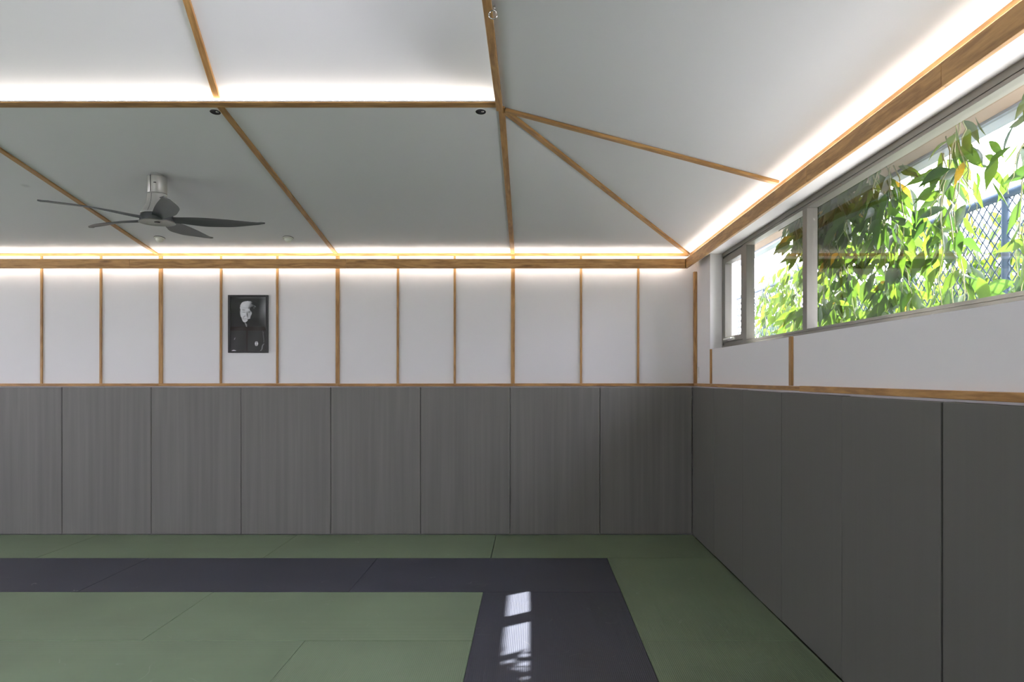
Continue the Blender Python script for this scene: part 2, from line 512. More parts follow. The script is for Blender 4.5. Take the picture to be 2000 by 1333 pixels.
zl = HE - (YW - YE) * SB       # carried on behind the eave trim to the wall
XEE = XE + (HE - zl) / ((HP - HE) / (XE - XP))
o1, o2, o3, o4 = (XL, YW, zl), (XEE, YW, zl), (XEE, YF, zl), (XL, YF, zl)
LY = 4.609                     # lip of the lantern opening on the back side
LX = -0.222                    # lip on the right side
zlip_b = HP + SB * (YP - LY)
i2 = (LX, LY, EYE + 1.745); i1 = (-7.388, LY, EYE + 1.745)
i3 = (LX, 5.8 - LY, EYE + 1.745); i4 = (-7.388, 5.8 - LY, EYE + 1.745)
bm = bmesh.new()
quad_slab(bm, [o1, o2, i2, i1], 0.006)
quad_slab(bm, [o2, o3, i3, i2], 0.006)
quad_slab(bm, [o3, o4, i4, i3], 0.006)
quad_slab(bm, [o4, o1, i1, i4], 0.006)
quad_slab(bm, [(XEE, YW, zl), (XW, YW, zl), (XW, YF, zl), (XEE, YF, zl)], 0.006)
struct(mesh_obj('ceiling', bm, M['ceil']), 'white hipped ceiling rising in shallow pitches to a central opening', 'ceiling')

# the lantern: two 45 degree planes, H = 1.778 + (4.636 - y), between upright gable ends
H0 = EYE + 1.745
KB = 4.669                     # where the back plane meets the ledge
KF = 5.8 - KB
YM = 2.9
HR = H0 + (KB - YM)            # ridge height
KR, KL = -0.205, -7.405
g = 0.012                      # the planes carry on a little below the lip so nothing leaks in
bm = bmesh.new()
zb = H0 - g
quad_slab(bm, [(KL, KB + g, zb), (KR, KB + g, zb), (KR, YM, HR), (KL, YM, HR)], 0.03)
quad_slab(bm, [(KR, KF - g, zb), (KL, KF - g, zb), (KL, YM, HR), (KR, YM, HR)], 0.03)
GY0, GY1, GH0, GH1 = 2.15, 3.45, 0.22, 0.98      # opening in the right gable for the added glazing
def gable(x, hole):
    def pl(pts):
        a_ = [bm.verts.new((x, y, z)) for y, z in pts]; c_ = [bm.verts.new((x + 0.02, y, z)) for y, z in pts]
        bm.faces.new(a_); bm.faces.new(c_[::-1])
        n = len(pts)
        for i in range(n): bm.faces.new((a_[i], a_[(i + 1) % n], c_[(i + 1) % n], c_[i]))
    p0, p1, p2 = (KF - g, zb), (KB + g, zb), (YM, HR + 0.03)
    if not hole:
        pl([p0, p1, p2]); return
    q00, q10, q11, q01 = (GY0, H0 + GH0), (GY1, H0 + GH0), (GY1, H0 + GH1), (GY0, H0 + GH1)
    pl([p0, p1, q10, q00]); pl([p1, p2, q11, q10]); pl([p2, p0, q00, q01]); pl([p2, q01, q11])
gable(KR, True)
gable(KL - 0.02, False)
struct(mesh_obj('ceiling_lantern', bm, M['ceil']), 'steep white raised ceiling inside the timber-edged opening', 'ceiling')

# ------------------------------------------------------------------ timber trims
TN = [0]
def trim(o, label):
    TN[0] += 1
    o.name = 'trim_%d' % TN[0]
    o.data.name = 'trim'
    return struct(o, label, 'wooden trim')

def cz(y):                     # back pitch height
    return HE + SB * (YE - y)
SR = (HP - HE) / (XE - XP)
def rz(x):
    return HE + SR * (XE - x)
down_b = Vector((0, -SB, -1)).normalized()
down_r = Vector((-SR, 0, -1)).normalized()

# battens on the back pitch
place = ['fan side, left of the ceiling fan', 'between the fan and the lantern corner', 'down from the lantern corner']
for x, lab in ((XP - 1.81 * 2 - 0.007, 'sloping ceiling batten that passes behind the ceiling fan blades'),
               (XP - 1.807, 'sloping ceiling batten right of the ceiling fan'),
               (XP - 0.012, 'sloping ceiling batten from the lantern corner straight down to the back wall'),
               (XP - 1.81 * 3, 'sloping ceiling batten beyond the left edge of the picture')):
    trim(bar('b', (x + 0.006, YE - 0.002, cz(YE)), (x + 0.006, 4.662, cz(4.662)), 0.042, 0.013, down_b, M['wood']), lab)
# hip and right pitch battens
hipn = (down_b + down_r).normalized()
trim(bar('b', (XE - 0.01, YE - 0.012, HE + 0.002), (XP + 0.02, YP + 0.025, HP - 0.004), 0.045, 0.02, hipn, M['wood']),
     'diagonal hip batten running from the lantern corner to the room corner')
trim(bar('b', (XE - 0.004, YP + 0.015, rz(XE)), (XP + 0.02, YP, rz(XP + 0.02)), 0.045, 0.02, down_r, M['wood']),
     'ceiling batten from the lantern corner across to the window side')
# edge of the lantern opening
trim(bar('b', (-7.42, 4.6385, cz(4.6385)), (XP - 0.038, 4.6385, cz(4.6385)), 0.059, 0.010, down_b, M['wood']),
     'long horizontal timber edge along the bright lantern opening')
trim(bar('b', (XP - 0.019, YP, HP), (XP - 0.019, YPF, HP + 0.0), 0.042, 0.022, (0, 0, -1), M['wood']),
     'timber edge on the right side of the lantern opening')
# rafters on the lantern
def lz(y): return H0 + (KB - y)
for x, lab in ((XP - 1.807, 'steep batten on the raised lantern ceiling, standing over the round downlight'),
               (XP - 3.62, 'steep lantern batten beyond the left edge of the picture')):
    trim(bar('b', (x, KB - 0.035, lz(KB - 0.035)), (x, YM + 0.05, lz(YM + 0.05)), 0.04, 0.02, (0, -1, -1), M['wood']), lab)

# eave trims
trim(box('t', XL, XE, YE, YW, EYE + 1.238, EYE + 1.2645, M['wood']), 'thin timber strip under the ceiling along the back wall, above the glowing gap')
trim(bar('t', (XW, YE - 0.001, EYE + 1.251), (XW, YF, EYE + 1.251), 0.0265, XW - XE - 0.012, (-1, 0, 0), M['wood']), 'thin timber strip under the ceiling on the window side')
# cove fascias: the back one is made of butted boards
XB, YB = 1.545, 7.31
FZB, FZT = EYE + 1.096, EYE + 1.190
cuts = [XL, -5.10 - 2.4, -5.10, 0, XB]
cuts = [-9.2, -7.45, (253 - 1038) / FPX * YB, (676 - 1038) / FPX * YB, XB]
names = ['far left board of the back wall light fascia, outside the picture', 'knotty fascia board above the left part of the back wall',
         'fascia board above the framed portrait on the back wall', 'fascia board above the right half of the back wall, reaching the room corner']
for i in range(4):
    trim(bar('f', ((cuts[i] + 0.0012), YB + 0.022, (FZB + FZT) / 2), (cuts[i + 1] - 0.0012, YB + 0.022, (FZB + FZT) / 2), FZT - FZB, 0.022, (0, -1, 0), M['wood'], bev=0.0012), names[i])
cuts = [YB + 0.022, 1.545 * FPX / (1575 - 1038), 1.545 * FPX / (1838 - 1038), 0.6, YF]
names = ['right fascia board nearest the room corner, running above the window recess', 'middle fascia board above the wide window pane',
         'right fascia board nearest the viewer above the window', 'right fascia board behind the viewer']
for i in range(4):
    trim(bar('f', (XB + 0.022, cuts[i] - 0.0012, (FZB + FZT) / 2), (XB + 0.022, cuts[i + 1] + 0.0012, (FZB + FZT) / 2), FZT - FZB, 0.022, (-1, 0, 0), M['wood'], bev=0.0012), names[i])

trim(bar('f', (XB, YF + 0.11, (FZB + FZT) / 2), (XL + 0.2, YF + 0.11, (FZB + FZT) / 2), FZT - FZB, 0.022, (0, 1, 0), M['wood']), 'fascia board along the wall behind the viewer')
for k in range(6):
    trim(bar('v', (-8.55 + 0.62 * k, YF, EYE - 0.06), (-8.55 + 0.62 * k, YF, EYE + 1.2), 0.03, 0.018, (0, 1, 0), M['wood']), 'vertical batten on the wall behind the viewer')
# vertical battens on the back wall
RZ1 = EYE - 0.060; RZ0 = EYE - 0.088
def wx(px, d): return (px - 1038) / FPX * d
BT = [(80, 1), (196, 1), (313, 2), (431, 1), (541, 1), (659, 2), (777, 1), (888, 1), (1002, 2), (1135, 1), (1247, 1)]
ordn = ['leftmost', 'second', 'third', 'fourth', 'fifth', 'sixth', 'seventh', 'eighth', 'ninth', 'tenth', 'eleventh']
extra = {3: ', just left of the portrait', 4: ', just right of the portrait'}
for i, (px, k) in enumerate(BT):
    x = wx(px, 7.42)
    w = 0.021 if k == 1 else 0.038
    dx = random.uniform(-0.003, 0.003)
    trim(bar('v', (x + dx, YW, RZ1), (x, YW, EYE + 1.238), w, 0.018, (0, -1, 0), M['wood']),
         '%s %s vertical batten on the back wall, counted from the left%s' % (ordn[i], 'wide' if k == 2 else 'thin', extra.get(i, '')))
for k in range(5):
    x = wx(80, 7.42) - 0.6 * (k + 1)
    trim(bar('v', (x, YW, RZ1), (x, YW, EYE + 1.238), 0.021, 0.018, (0, -1, 0), M['wood']), 'vertical batten on the back wall beyond the left edge of the picture')
trim(bar('v', (XW - 0.001, YW - 0.0215, RZ1), (XW - 0.001, YW - 0.0215, EYE + 1.075), 0.041, 0.032, (-1, 0, 0), M['wood']), 'corner post where the back wall meets the window wall')
# rails
cuts = [XL, wx(310, 7.42), wx(661, 7.42), wx(1003, 7.42), XW]
names = ['left length of rail above the grey mats on the back wall', 'length of rail under the framed portrait', 'length of rail at the middle of the back wall', 'length of rail at the right end of the back wall']
for i in range(4):
    trim(bar('r', (cuts[i] + 0.0008, YW, (RZ0 + RZ1) / 2 + (0.001 if i % 2 else -0.001)), (cuts[i + 1] - 0.0008, YW, (RZ0 + RZ1) / 2 + (0.001 if i % 2 else 0)), 0.028, 0.028, (0, -1, 0), M['wood']), names[i])
ys = 1.652 * FPX / (1562 - 1038)
trim(bar('r', (XW, YW - 0.03, EYE - 0.072), (XW, ys, EYE - 0.068), 0.028, 0.030, (-1, 0, 0), M['wood']), 'length of rail under the window on the right wall, next to the corner')
trim(bar('r', (XW, ys - 0.002, EYE - 0.068), (XW, YF, EYE - 0.068), 0.034, 0.032, (-1, 0, 0), M['wood']), 'thicker length of rail on the right wall, nearest the viewer')
# short posts under the window
trim(bar('v', (XW, 6.80, EYE - 0.056), (XW, 6.80, WZ0 - 0.0), 0.024, 0.018, (-1, 0, 0), M['wood']), 'short batten under the corner of the window recess')
trim(bar('v', (XW, 4.70, EYE - 0.052), (XW, 4.70, WZ0 + 0.0), 0.040, 0.018, (-1, 0, 0), M['wood']), 'short wide batten under the window mullion')
trim(bar('v', (XW, 2.10, EYE - 0.052), (XW, 2.10, WZ0 + 0.0), 0.040, 0.018, (-1, 0, 0), M['wood']), 'short batten on the right wall outside the picture')

# small white plastic cover beside the corner post
o = box('cable_cover', XW - 0.010, XW - 0.0, YW - 0.115, YW - 0.085, EYE + 0.0, EYE + 0.105, M['white'], bev=0.002)
tag(o, 'small white plastic cable cover on the wall beside the corner post', 'cable cover')

# ------------------------------------------------------------------ LED strips hidden in the coves
def led(name, x0, x1, y0, y1, z0, z1, label, n, axis):
    """an aluminium channel with the glowing diffuser as its part"""
    root = empty(name, ((x0 + x1) / 2, (y0 + y1) / 2, z0))
    c = root.location
    ch = bmesh.new()
    add_box(ch, x0 - c.x, x1 - c.x, y0 - c.y, y1 - c.y, -0.006, 0.0)
    mesh_obj('channel', ch, M['alu'], root)
    d = bmesh.new()
    for i in range(n):                    # split along its length
        a, b_ = i / n, (i + 1) / n
        if axis == 'x':
            add_box(d, x0 - c.x + (x1 - x0) * a, x0 - c.x + (x1 - x0) * b_, y0 - c.y + 0.001, y1 - c.y - 0.001, 0.0, z1 - z0)
        else:
            add_box(d, x0 - c.x + 0.001, x1 - c.x - 0.001, y0 - c.y + (y1 - y0) * a, y0 - c.y + (y1 - y0) * b_, 0.0, z1 - z0)
    mesh_obj('diffuser', d, M['led'], root)
    return tag(root, label, 'led strip', 'hidden cove light strips')

led('led_strip', -9.15, XB - 0.01, 7.334, 7.348, EYE + 1.182, EYE + 1.184, 'warm white light strip glowing behind the back wall fascia', 12, 'x')
led('led_strip', -9.15, XB - 0.01, 7.3325, 7.3365, EYE + 1.120, EYE + 1.126, 'second warm light strip on the rear of the back fascia, washing down the wall', 12, 'x')
led('led_strip', 1.570, 1.580, YF + 0.15, YB - 0.02, EYE + 1.182, EYE + 1.185, 'warm white light strip glowing behind the fascia over the window', 10, 'y')
led('led_strip', -7.3, LX - 0.02, LY + 0.008, LY + 0.020, H0 + 0.007, H0 + 0.011, 'warm white light strip glowing on the lip of the lantern opening', 10, 'x')

# ------------------------------------------------------------------ the long high window
XG = 1.79                       # inner face of the frame
GX = 1.829                      # glass plane
ZF0, ZF1 = EYE + 0.265, EYE + 1.165
ZI0, ZI1 = EYE + 0.317, EYE + 1.107   # clear opening
FB = 1.86                       # back of the frame
DS = [6.864, 6.832, 6.083, 4.822, 4.746, 2.10, 2.02, WY0]
win = empty('window_1', (XG, (DS[0] + WY0) / 2, ZF0))
o = win.location
def wbox(name, x0, x1, y0, y1, z0, z1, mat, parent=None, bev=0.0015):
    p = parent or win
    off = Vector(o)
    q = p
    while q is not None and q is not win:
        off = off + q.location; q = q.parent
    bx = box(name, x0 - off.x, x1 - off.x, y0 - off.y, y1 - off.y, z0 - off.z, z1 - off.z, mat, p, bev)
    return bx
off = Vector(o)
bm = bmesh.new()
def fb(x0, x1, y0, y1, z0, z1, b=0.0015):
    add_box(bm, x0 - off.x, x1 - off.x, y0 - off.y, y1 - off.y, z0 - off.z, z1 - off.z, b, 1)
# outer frame in two steps with a fine groove between them, on head and sill
fb(XG, FB, WY0, DS[0], ZF0, EYE + 0.298)
fb(XG + 0.003, FB, WY0, DS[0], EYE + 0.298, EYE + 0.300)
fb(XG, FB, WY0, 6.20, EYE + 0.300, ZI0)
fb(XG, FB, WY0, DS[0], EYE + 1.128, ZF1)
fb(XG + 0.003, FB, WY0, DS[0], EYE + 1.1255, EYE + 1.128)
fb(XG, FB, WY0, 6.20, ZI1, EYE + 1.1255)
fb(XG, FB, DS[1], DS[0], EYE + 0.3, EYE + 1.128)
fb(XG, FB, WY0, WY0 + 0.04, EYE + 0.3, EYE + 1.128)
mesh_obj('window_frame', bm, M['alu'], win)
wbox('mullion', XG, FB, DS[2], 6.20, ZI0 - 0.017, ZI1 + 0.0185, M['alu'])
wbox('mullion', XG, FB, DS[4], DS[3], ZI0, ZI1, M['alu'])
wbox('mullion', XG, FB, DS[6], DS[5], ZI0, ZI1, M['alu'])
def pane(name, y0, y1, z0, z1, mat='glass', parent=None):
    bm = bmesh.new()
    p = parent or win
    off = Vector(o)
    if p is not win: off = off + p.location
    vs = [bm.verts.new((GX - off.x, y - off.y, z - off.z)) for y, z in ((y0, z0), (y1, z0), (y1, z1), (y0, z1))]
    bm.faces.new(vs)
    return mesh_obj(name, bm, M[mat], p)
pane('pane', DS[3], DS[2], ZI0, ZI1)
pane('pane', DS[5], DS[4], ZI0, ZI1)
pane('pane', WY0 + 0.04, DS[6], ZI0, ZI1)
# hinged casement at the far end
sash = empty('casement_sash', (0, 0, 0)); sash.parent = win
bm = bmesh.new()
SZ0, SZ1 = EYE + 0.3275, EYE + 1.110
fb(XG + 0.002, FB - 0.005, 6.76, 6.828, SZ0, SZ1)
fb(XG + 0.002, FB - 0.005, 6.203, 6.247, SZ0, SZ1)
fb(XG + 0.002, FB - 0.005, 6.245, 6.762, SZ0, EYE + 0.374)
fb(XG + 0.002, FB - 0.005, 6.245, 6.762, EYE + 1.057, SZ1)
fb(XG + 0.012, FB - 0.004, 6.203, 6.832, EYE + 0.299, SZ0)
fb(XG + 0.012, FB - 0.004, 6.203, 6.832, SZ1, EYE + 1.1265)
mesh_obj('sash_frame', bm, M['alu'], sash)
pane('sash_pane', 6.247, 6.76, EYE + 0.374, EYE + 1.057, parent=sash)
bm = bmesh.new()
fb(XG - 0.016, XG + 0.004, 6.42, 6.62, EYE + 0.336, EYE + 0.360, 0.004)
fb(XG - 0.034, XG - 0.014, 6.46, 6.70, EYE + 0.340, EYE + 0.356, 0.004)
mesh_obj('window_handle', bm, M['white'], sash)['label'] = 'white winder handle'
struct(win, 'long high aluminium window with a narrow casement and wide fixed panes', 'window')

# unseen openings added for daylight: window band on left, glazed doors in front wall
def plain_window(name, x, y0, y1, z0, z1, axis, label):
    w = empty(name, (x, y0, z0) if axis == 'y' else (y0, x, z0))
    L = y1 - y0; Hh = z1 - z0
    bm = bmesh.new()
    n = 4
    def a(u0, u1, v0, v1):
        if axis == 'y': add_box(bm, -0.03, 0.03, u0, u1, v0, v1)
        else: add_box(bm, u0, u1, -0.03, 0.03, v0, v1)
    a(0, L, 0, 0.05); a(0, L, Hh - 0.05, Hh)
    for i in range(n + 1):
        u = min(max(L * i / n - 0.025, 0), L - 0.05)
        a(u, u + 0.05, 0.05, Hh - 0.05)
    mesh_obj('window_frame', bm, M['alu'], w)
    bm = bmesh.new()
    if axis == 'y': vs = [bm.verts.new(p) for p in ((0, 0, 0), (0, L, 0), (0, L, Hh), (0, 0, Hh))]
    else: vs = [bm.verts.new(p) for p in ((0, 0, 0), (L, 0, 0), (L, 0, Hh), (0, 0, Hh))]
    bm.faces.new(vs)
    mesh_obj('pane', bm, M['glass'], w)
    struct(w, label, 'window')
plain_window('added_window_2', XL - 0.12, LD0, LD1, LZ0, LDZ, 'y', 'wide window band added to the unseen left wall, outside the picture')
plain_window('added_window_3', YF - 0.12, FX0, FX1, FZ0, FZ1, 'x', 'wide glazed doors added to the unseen wall behind the viewer')

# glazing added to the lantern gable for daylight, unseen above the viewer
sk = empty('added_window_4', (KR + 0.01, GY0, H0 + GH0))
bm = bmesh.new()
vs = [bm.verts.new((0, y - GY0, h - GH0)) for y, h in ((GY0, GH0), (GY1, GH0), (GY1, GH1), (GY0, GH1))]
bm.faces.new(vs)
mesh_obj('pane', bm, M['glass'], sk)
bm = bmesh.new()
w_, h_ = GY1 - GY0, GH1 - GH0
add_box(bm, -0.02, 0.02, 0, w_, 0, 0.04); add_box(bm, -0.02, 0.02, 0, w_, h_ - 0.04, h_)
add_box(bm, -0.02, 0.02, 0, 0.04, 0.04, h_ - 0.04); add_box(bm, -0.02, 0.02, w_ - 0.04, w_, 0.04, h_ - 0.04)
mesh_obj('window_frame', bm, M['alu'], sk)
struct(sk, 'glazing added to the unseen gable of the raised ceiling, outside the picture', 'window')

def portal(loc, sx, sy, dirv):
    d = bpy.data.lights.new('daylight_portal', 'AREA')
    d.shape = 'RECTANGLE'; d.size = sx; d.size_y = sy
    d.cycles.is_portal = True
    p = bpy.data.objects.new('daylight_portal', d)
    COL.objects.link(p)
    p.location = loc
    v = Vector(dirv)
    p.rotation_euler = v.to_track_quat('-Z', 'Z' if abs(v.z) < 0.9 else 'Y').to_euler()
portal((XO + 0.01, (WY0 + WY1) / 2, (WZ0 + WZ1) / 2), WY1 - WY0, WZ1 - WZ0, (-1, 0, 0))
portal((XL - 0.27, (LD0 + LD1) / 2, (LZ0 + LDZ) / 2), LD1 - LD0, LDZ - LZ0, (1, 0, 0))
portal(((FX0 + FX1) / 2, YF - 0.27, (FZ0 + FZ1) / 2), FX1 - FX0, FZ1 - FZ0, (0, 1, 0))
portal((KR + 0.04, (GY0 + GY1) / 2, H0 + (GH0 + GH1) / 2), GY1 - GY0, GH1 - GH0, (-1, 0, 0))

# ------------------------------------------------------------------ padded mats along the walls
seams = [wx(p, 7.39) for p in (-230.5, -55, 120.5, 295, 470.5, 646, 821, 996.5, 1172)] + [XW - 0.0515]
lab = ['grey padded wall mat beyond the left edge of the picture', 'leftmost grey back wall mat in view, cut off by the left edge of the picture',
       'second grey padded back wall mat from the left, under the two leftmost bays', 'third grey padded back wall mat from the left, paler, below the fan',
       'grey padded back wall mat directly below the framed portrait', 'fifth grey padded back wall mat from the left edge of the picture',
       'sixth grey padded back wall mat from the left, at the middle of the picture', 'second last grey padded back wall mat before the corner',
       'darkest grey padded back wall mat, standing in the room corner']
lab[7] = 'grey padded back wall mat one before the corner mat, above the long black floor seam'
for i in range(9):
    w = seams[i + 1] - seams[i]
    bm = bmesh.new()
    g = 0.0018
    add_box(bm, -w / 2 + g, w / 2 - g, -0.0235, 0.0235, -0.746, 0.746, 0.007, 3)
    o = mesh_obj('wall_mat', bm, M['grey_back'], None, ((seams[i] + seams[i + 1]) / 2, YW - 0.0252 + random.uniform(-0.0006, 0), 0.746 + 0.001 + random.uniform(0, 0.0015)))
    o.rotation_euler = (0, random.uniform(-0.0006, 0.0006), 0)
    tag(o, lab[i], 'wall mat', 'padded mats along the back wall')
sy = [YW - 0.05, 6.52, 5.64, 4.76, 3.834, 2.902, 1.97, 1.04, 0.1]
lab = ['grey padded mat on the window wall, touching the back wall', 'second grey padded mat on the window wall from the corner',
       'third grey padded mat on the window wall from the corner', 'grey padded mat on the window wall left of the seam that gapes half way up',
       'grey padded window wall mat between the half open seam and the dark open seam', 'grey padded mat at the right edge of the picture, beyond the dark open seam',
       'grey padded window wall mat outside the picture', 'grey padded window wall mat beside the viewer']
tilt = [0, 0, 0.0, 0.002, -0.0015, 0.0015, 0, 0]
for i in range(8):
    w = sy[i] - sy[i + 1]
    bm = bmesh.new()
    g = 0.0012 if i < 4 else 0.0016
    add_box(bm, -0.0235, 0.0235, -w / 2 + g, w / 2 - g, -0.746, 0.746, 0.004, 2)
    bmesh.ops.subdivide_edges(bm, edges=[e_ for e_ in bm.edges if abs(e_.verts[0].co.z - e_.verts[1].co.z) > 1.0], cuts=12)
    for v in bm.verts:                     # the edges at the two gaping seams bow apart
        if i == 3 and v.co.y < 0: v.co.y += 0.004 * (1 - min(1, abs(v.co.z + 0.15) / 0.5))
        if i == 4 and v.co.y < 0 : v.co.y += 0.005
        if i == 5 and v.co.y > 0 : v.co.y -= 0.004
    o = mesh_obj('wall_mat', bm, M['grey_side_shaded'], None, (XW - 0.0258 + (0.0 if i % 2 else -0.001), (sy[i] + sy[i + 1]) / 2, 0.7472 + (0.002 if i % 2 else 0)))
    o.rotation_euler = (tilt[i] * 0.4, 0, 0)
    tag(o, lab[i], 'wall mat', 'padded mats along the window wall')

# ------------------------------------------------------------------ mats on the floor, each a slab 40 mm thick
ROW = [7.39, 6.436, 5.414, 4.414, 3.414, 2.414, 1.414]
def floor_mat(x0, x1, y0, y1, mat, label, along='x', gap=0.0012, group='mats laid over the floor'):
    x0 += gap; x1 -= gap; y0 += gap; y1 -= gap
    lx, ly = x1 - x0, y1 - y0
    if along == 'y': lx, ly = ly, lx
    bm = bmesh.new()
    add_box(bm, -lx / 2, lx / 2, -ly / 2, ly / 2, -0.0198, 0.0198, 0.0025, 2)
    o = mesh_obj('floor_mat', bm, mat, None, ((x0 + x1) / 2, (y0 + y1) / 2, -0.0202 + random.uniform(-0.0004, 0.0004)))
    if along == 'y': o.rotation_euler = (0, 0, R(90))
    tag(o, label, 'floor mat', group)
    return o
G, B_ = M['green'], M['blue']
r0, r1, r2, r3, r4, r5, r6 = ROW
CX0, CX1 = -0.357, 0.667
floor_mat(-6.37, -4.372, r1, r0, G, 'green floor mat against the back wall at the left edge of the picture')
floor_mat(-4.372, -2.366, r1, r0, G, 'second green floor mat along the back wall from the left, below the portrait')
floor_mat(-2.366, -0.3605, r1, r0, G, 'third green floor mat along the back wall, ending at the black open seam')
floor_mat(-0.3545, XW - 0.052, r1, r0, G, 'green floor mat in the far corner, right of the black open seam')
floor_mat(-5.38, -3.37, r2, r1, B_, 'dark navy floor mat at the left edge of the picture')
floor_mat(-3.37, -1.357, r2, r1, B_, 'middle navy floor mat of the strip that runs along the back wall')
floor_mat(-1.357, CX1, r2, r1, B_, 'navy floor mat that ends at the far right corner of the navy border')
floor_mat(CX0, CX1, r4, r2, B_, 'ribbed navy floor mat carrying the bright sun patch', 'y')
floor_mat(CX0, CX1, 1.41, r4, B_, 'ribbed navy floor mat nearer than the sunlit one, at the bottom edge', 'y')
floor_mat(CX1, XW - 0.052, r3, r1, G, 'ribbed green floor mat between the navy border and the window wall, further one', 'y')
floor_mat(CX1, XW - 0.052, r5, r3, G, 'ribbed green floor mat in the bottom right, beside the window wall', 'y')
floor_mat(-6.37, -4.358, r3, r2, G, 'green floor mat beyond the left edge of the picture')
floor_mat(-4.358, -2.358, r3, r2, G, 'wide green floor mat in front of the navy strip, left of the slanting seam')
floor_mat(-2.358, CX0, r3, r2, G, 'bright green floor mat in the inner corner of the navy border')
floor_mat(-5.37, -3.37, r4, r3, G, 'green floor mat beyond the bottom left corner of the picture')
floor_mat(-3.37, -1.367, r4, r3, G, 'plain green floor mat at the bottom left of the picture')
floor_mat(-1.367, CX0, 2.41, r3, G, 'ribbed green floor mat at the bottom, left of the navy border', 'y')
floor_mat(-3.37, -1.367, 2.41, r4, G, 'green floor mat nearer than the picture shows, left part')
floor_mat(XL + 0.02, -6.37, r1, r0, G, 'green floor mat far left along the back wall, outside the picture')
floor_mat(XL + 0.02, -5.38, r2, r1, B_, 'navy floor mat far left, outside the picture')
# the rest of the floor, outside the picture
for (x0, x1, y0, y1, lb) in ((XL + 0.02, -6.37, r3, r2, 'green matting far left, third row from the back wall'), (XL + 0.02, -5.37, r4, r3, 'green matting far left, fourth row from the back wall'),
                         (XL + 0.02, -3.37, 1.41, r4, 'green matting below the added left window'), (-3.37, CX0, 0.4, 2.41, 'green matting left of the viewer'),
                         (XL + 0.02, -3.37, YF + 0.02, 1.41, 'green matting in the front left corner of the room'),
                         (-3.37, CX0, YF + 0.02, 0.4, 'green matting along the front wall'), (CX1, XW - 0.052, YF + 0.02, r5, 'green matting right of the viewer')):
    floor_mat(x0, x1, y0, y1, G, lb)
floor_mat(CX0, CX1, YF + 0.02, 1.41, B_, 'navy floor matting under the viewer', 'y')
floor_mat(XW - 0.052, XW - 0.001, YF + 0.02, 0.09, G, 'narrow green matting strip beside the viewer', 'y')

# ------------------------------------------------------------------ ceiling fan
FXc, FYc = -2.894, 5.645
fz = cz(FYc)
fan = empty('ceiling_fan', (FXc, FYc, EYE + 1.196))
zc = lambda h: (h - 1.196)
bm = bmesh.new()
add_lathe(bm, [(0.0, fz - EYE - 1.196 + 0.012), (0.05, fz - EYE - 1.196 + 0.012), (0.05, zc(1.545)), (0.0, zc(1.545))], 32)
mesh_obj('mounting_bracket', bm, M['chrome'], fan, autosmooth=40)
bm = bmesh.new()
add_lathe(bm, [(0.0, zc(1.553)), (0.066, zc(1.553)), (0.0705, zc(1.548)), (0.0712, zc(1.54)), (0.0712, zc(1.424)), (0.069, zc(1.421)), (0.0, zc(1.421))], 64)
can = mesh_obj('canopy', bm, M['silver'], fan, autosmooth=40)
bm = bmesh.new()
add_box(bm, 0.004 - 0.022, 0.004 - 0.018, -0.0722, -0.066, zc(1.425), zc(1.552))
mesh_obj('cover_seam', bm, M['black'], can)
bm = bmesh.new()
add_box(bm, 0.008, 0.026, -0.0722, -0.064, zc(1.489), zc(1.4965), 0.001, 1)
mesh_obj('receiver_window', bm, M['black'], can)
bm = bmesh.new()
prof = [(0.0, zc(1.419)), (0.0675, zc(1.419)), (0.070, zc(1.416))]
for i in range(13):
    t = i / 12
    prof.append((0.0705 + 0.0455 * t ** 2.3, zc(1.414 - 0.143 * t)))
prof += [(0.1175, zc(1.266)), (0.1165, zc(1.261)), (0.0, zc(1.261))]
add_lathe(bm, prof, 64)
mesh_obj('motor_shroud', bm, M['silver'], fan, autosmooth=40)
bm = bmesh.new()
seam = []
for r_, z_ in prof[3:-3]:
    a_ = R(-97)
    seam.append(((r_ + 0.0002) * math.cos(a_), (r_ + 0.0002) * math.sin(a_), z_))
add_tube(bm, seam, 0.0014, 5)
mesh_obj('shroud_seam', bm, M['black'], [c for c in COL.objects if c.name == 'motor_shroud'][0])
bm = bmesh.new()
add_lathe(bm, [(0.0, zc(1.260)), (0.108, zc(1.260)), (0.110, zc(1.256)), (0.117, zc(1.248)), (0.1215, zc(1.225)), (0.124, zc(1.208)), (0.0, zc(1.208))], 64)
hub = mesh_obj('rotor_hub', bm, M['blade'], fan, autosmooth=40)
bm = bmesh.new()
add_lathe(bm, [(0.0, zc(1.207)), (0.122, zc(1.207)), (0.1305, zc(1.200)), (0.1318, zc(1.1965)), (0.1295, zc(1.1955)), (0.124, zc(1.2015)), (0.118, zc(1.204)), (0.0, zc(1.2045))], 64)
dish = mesh_obj('bottom_cover', bm, M['silver'], fan, autosmooth=40)
bm = bmesh.new()
add_lathe(bm, [(0.0, 0.0), (0.018, 0.0), (0.022, 0.004), (0.0, 0.006)], 24)
mesh_obj('sensor_cap', bm, M['black'], dish, (0.0, 0.0, zc(1.1985)), autosmooth=40)

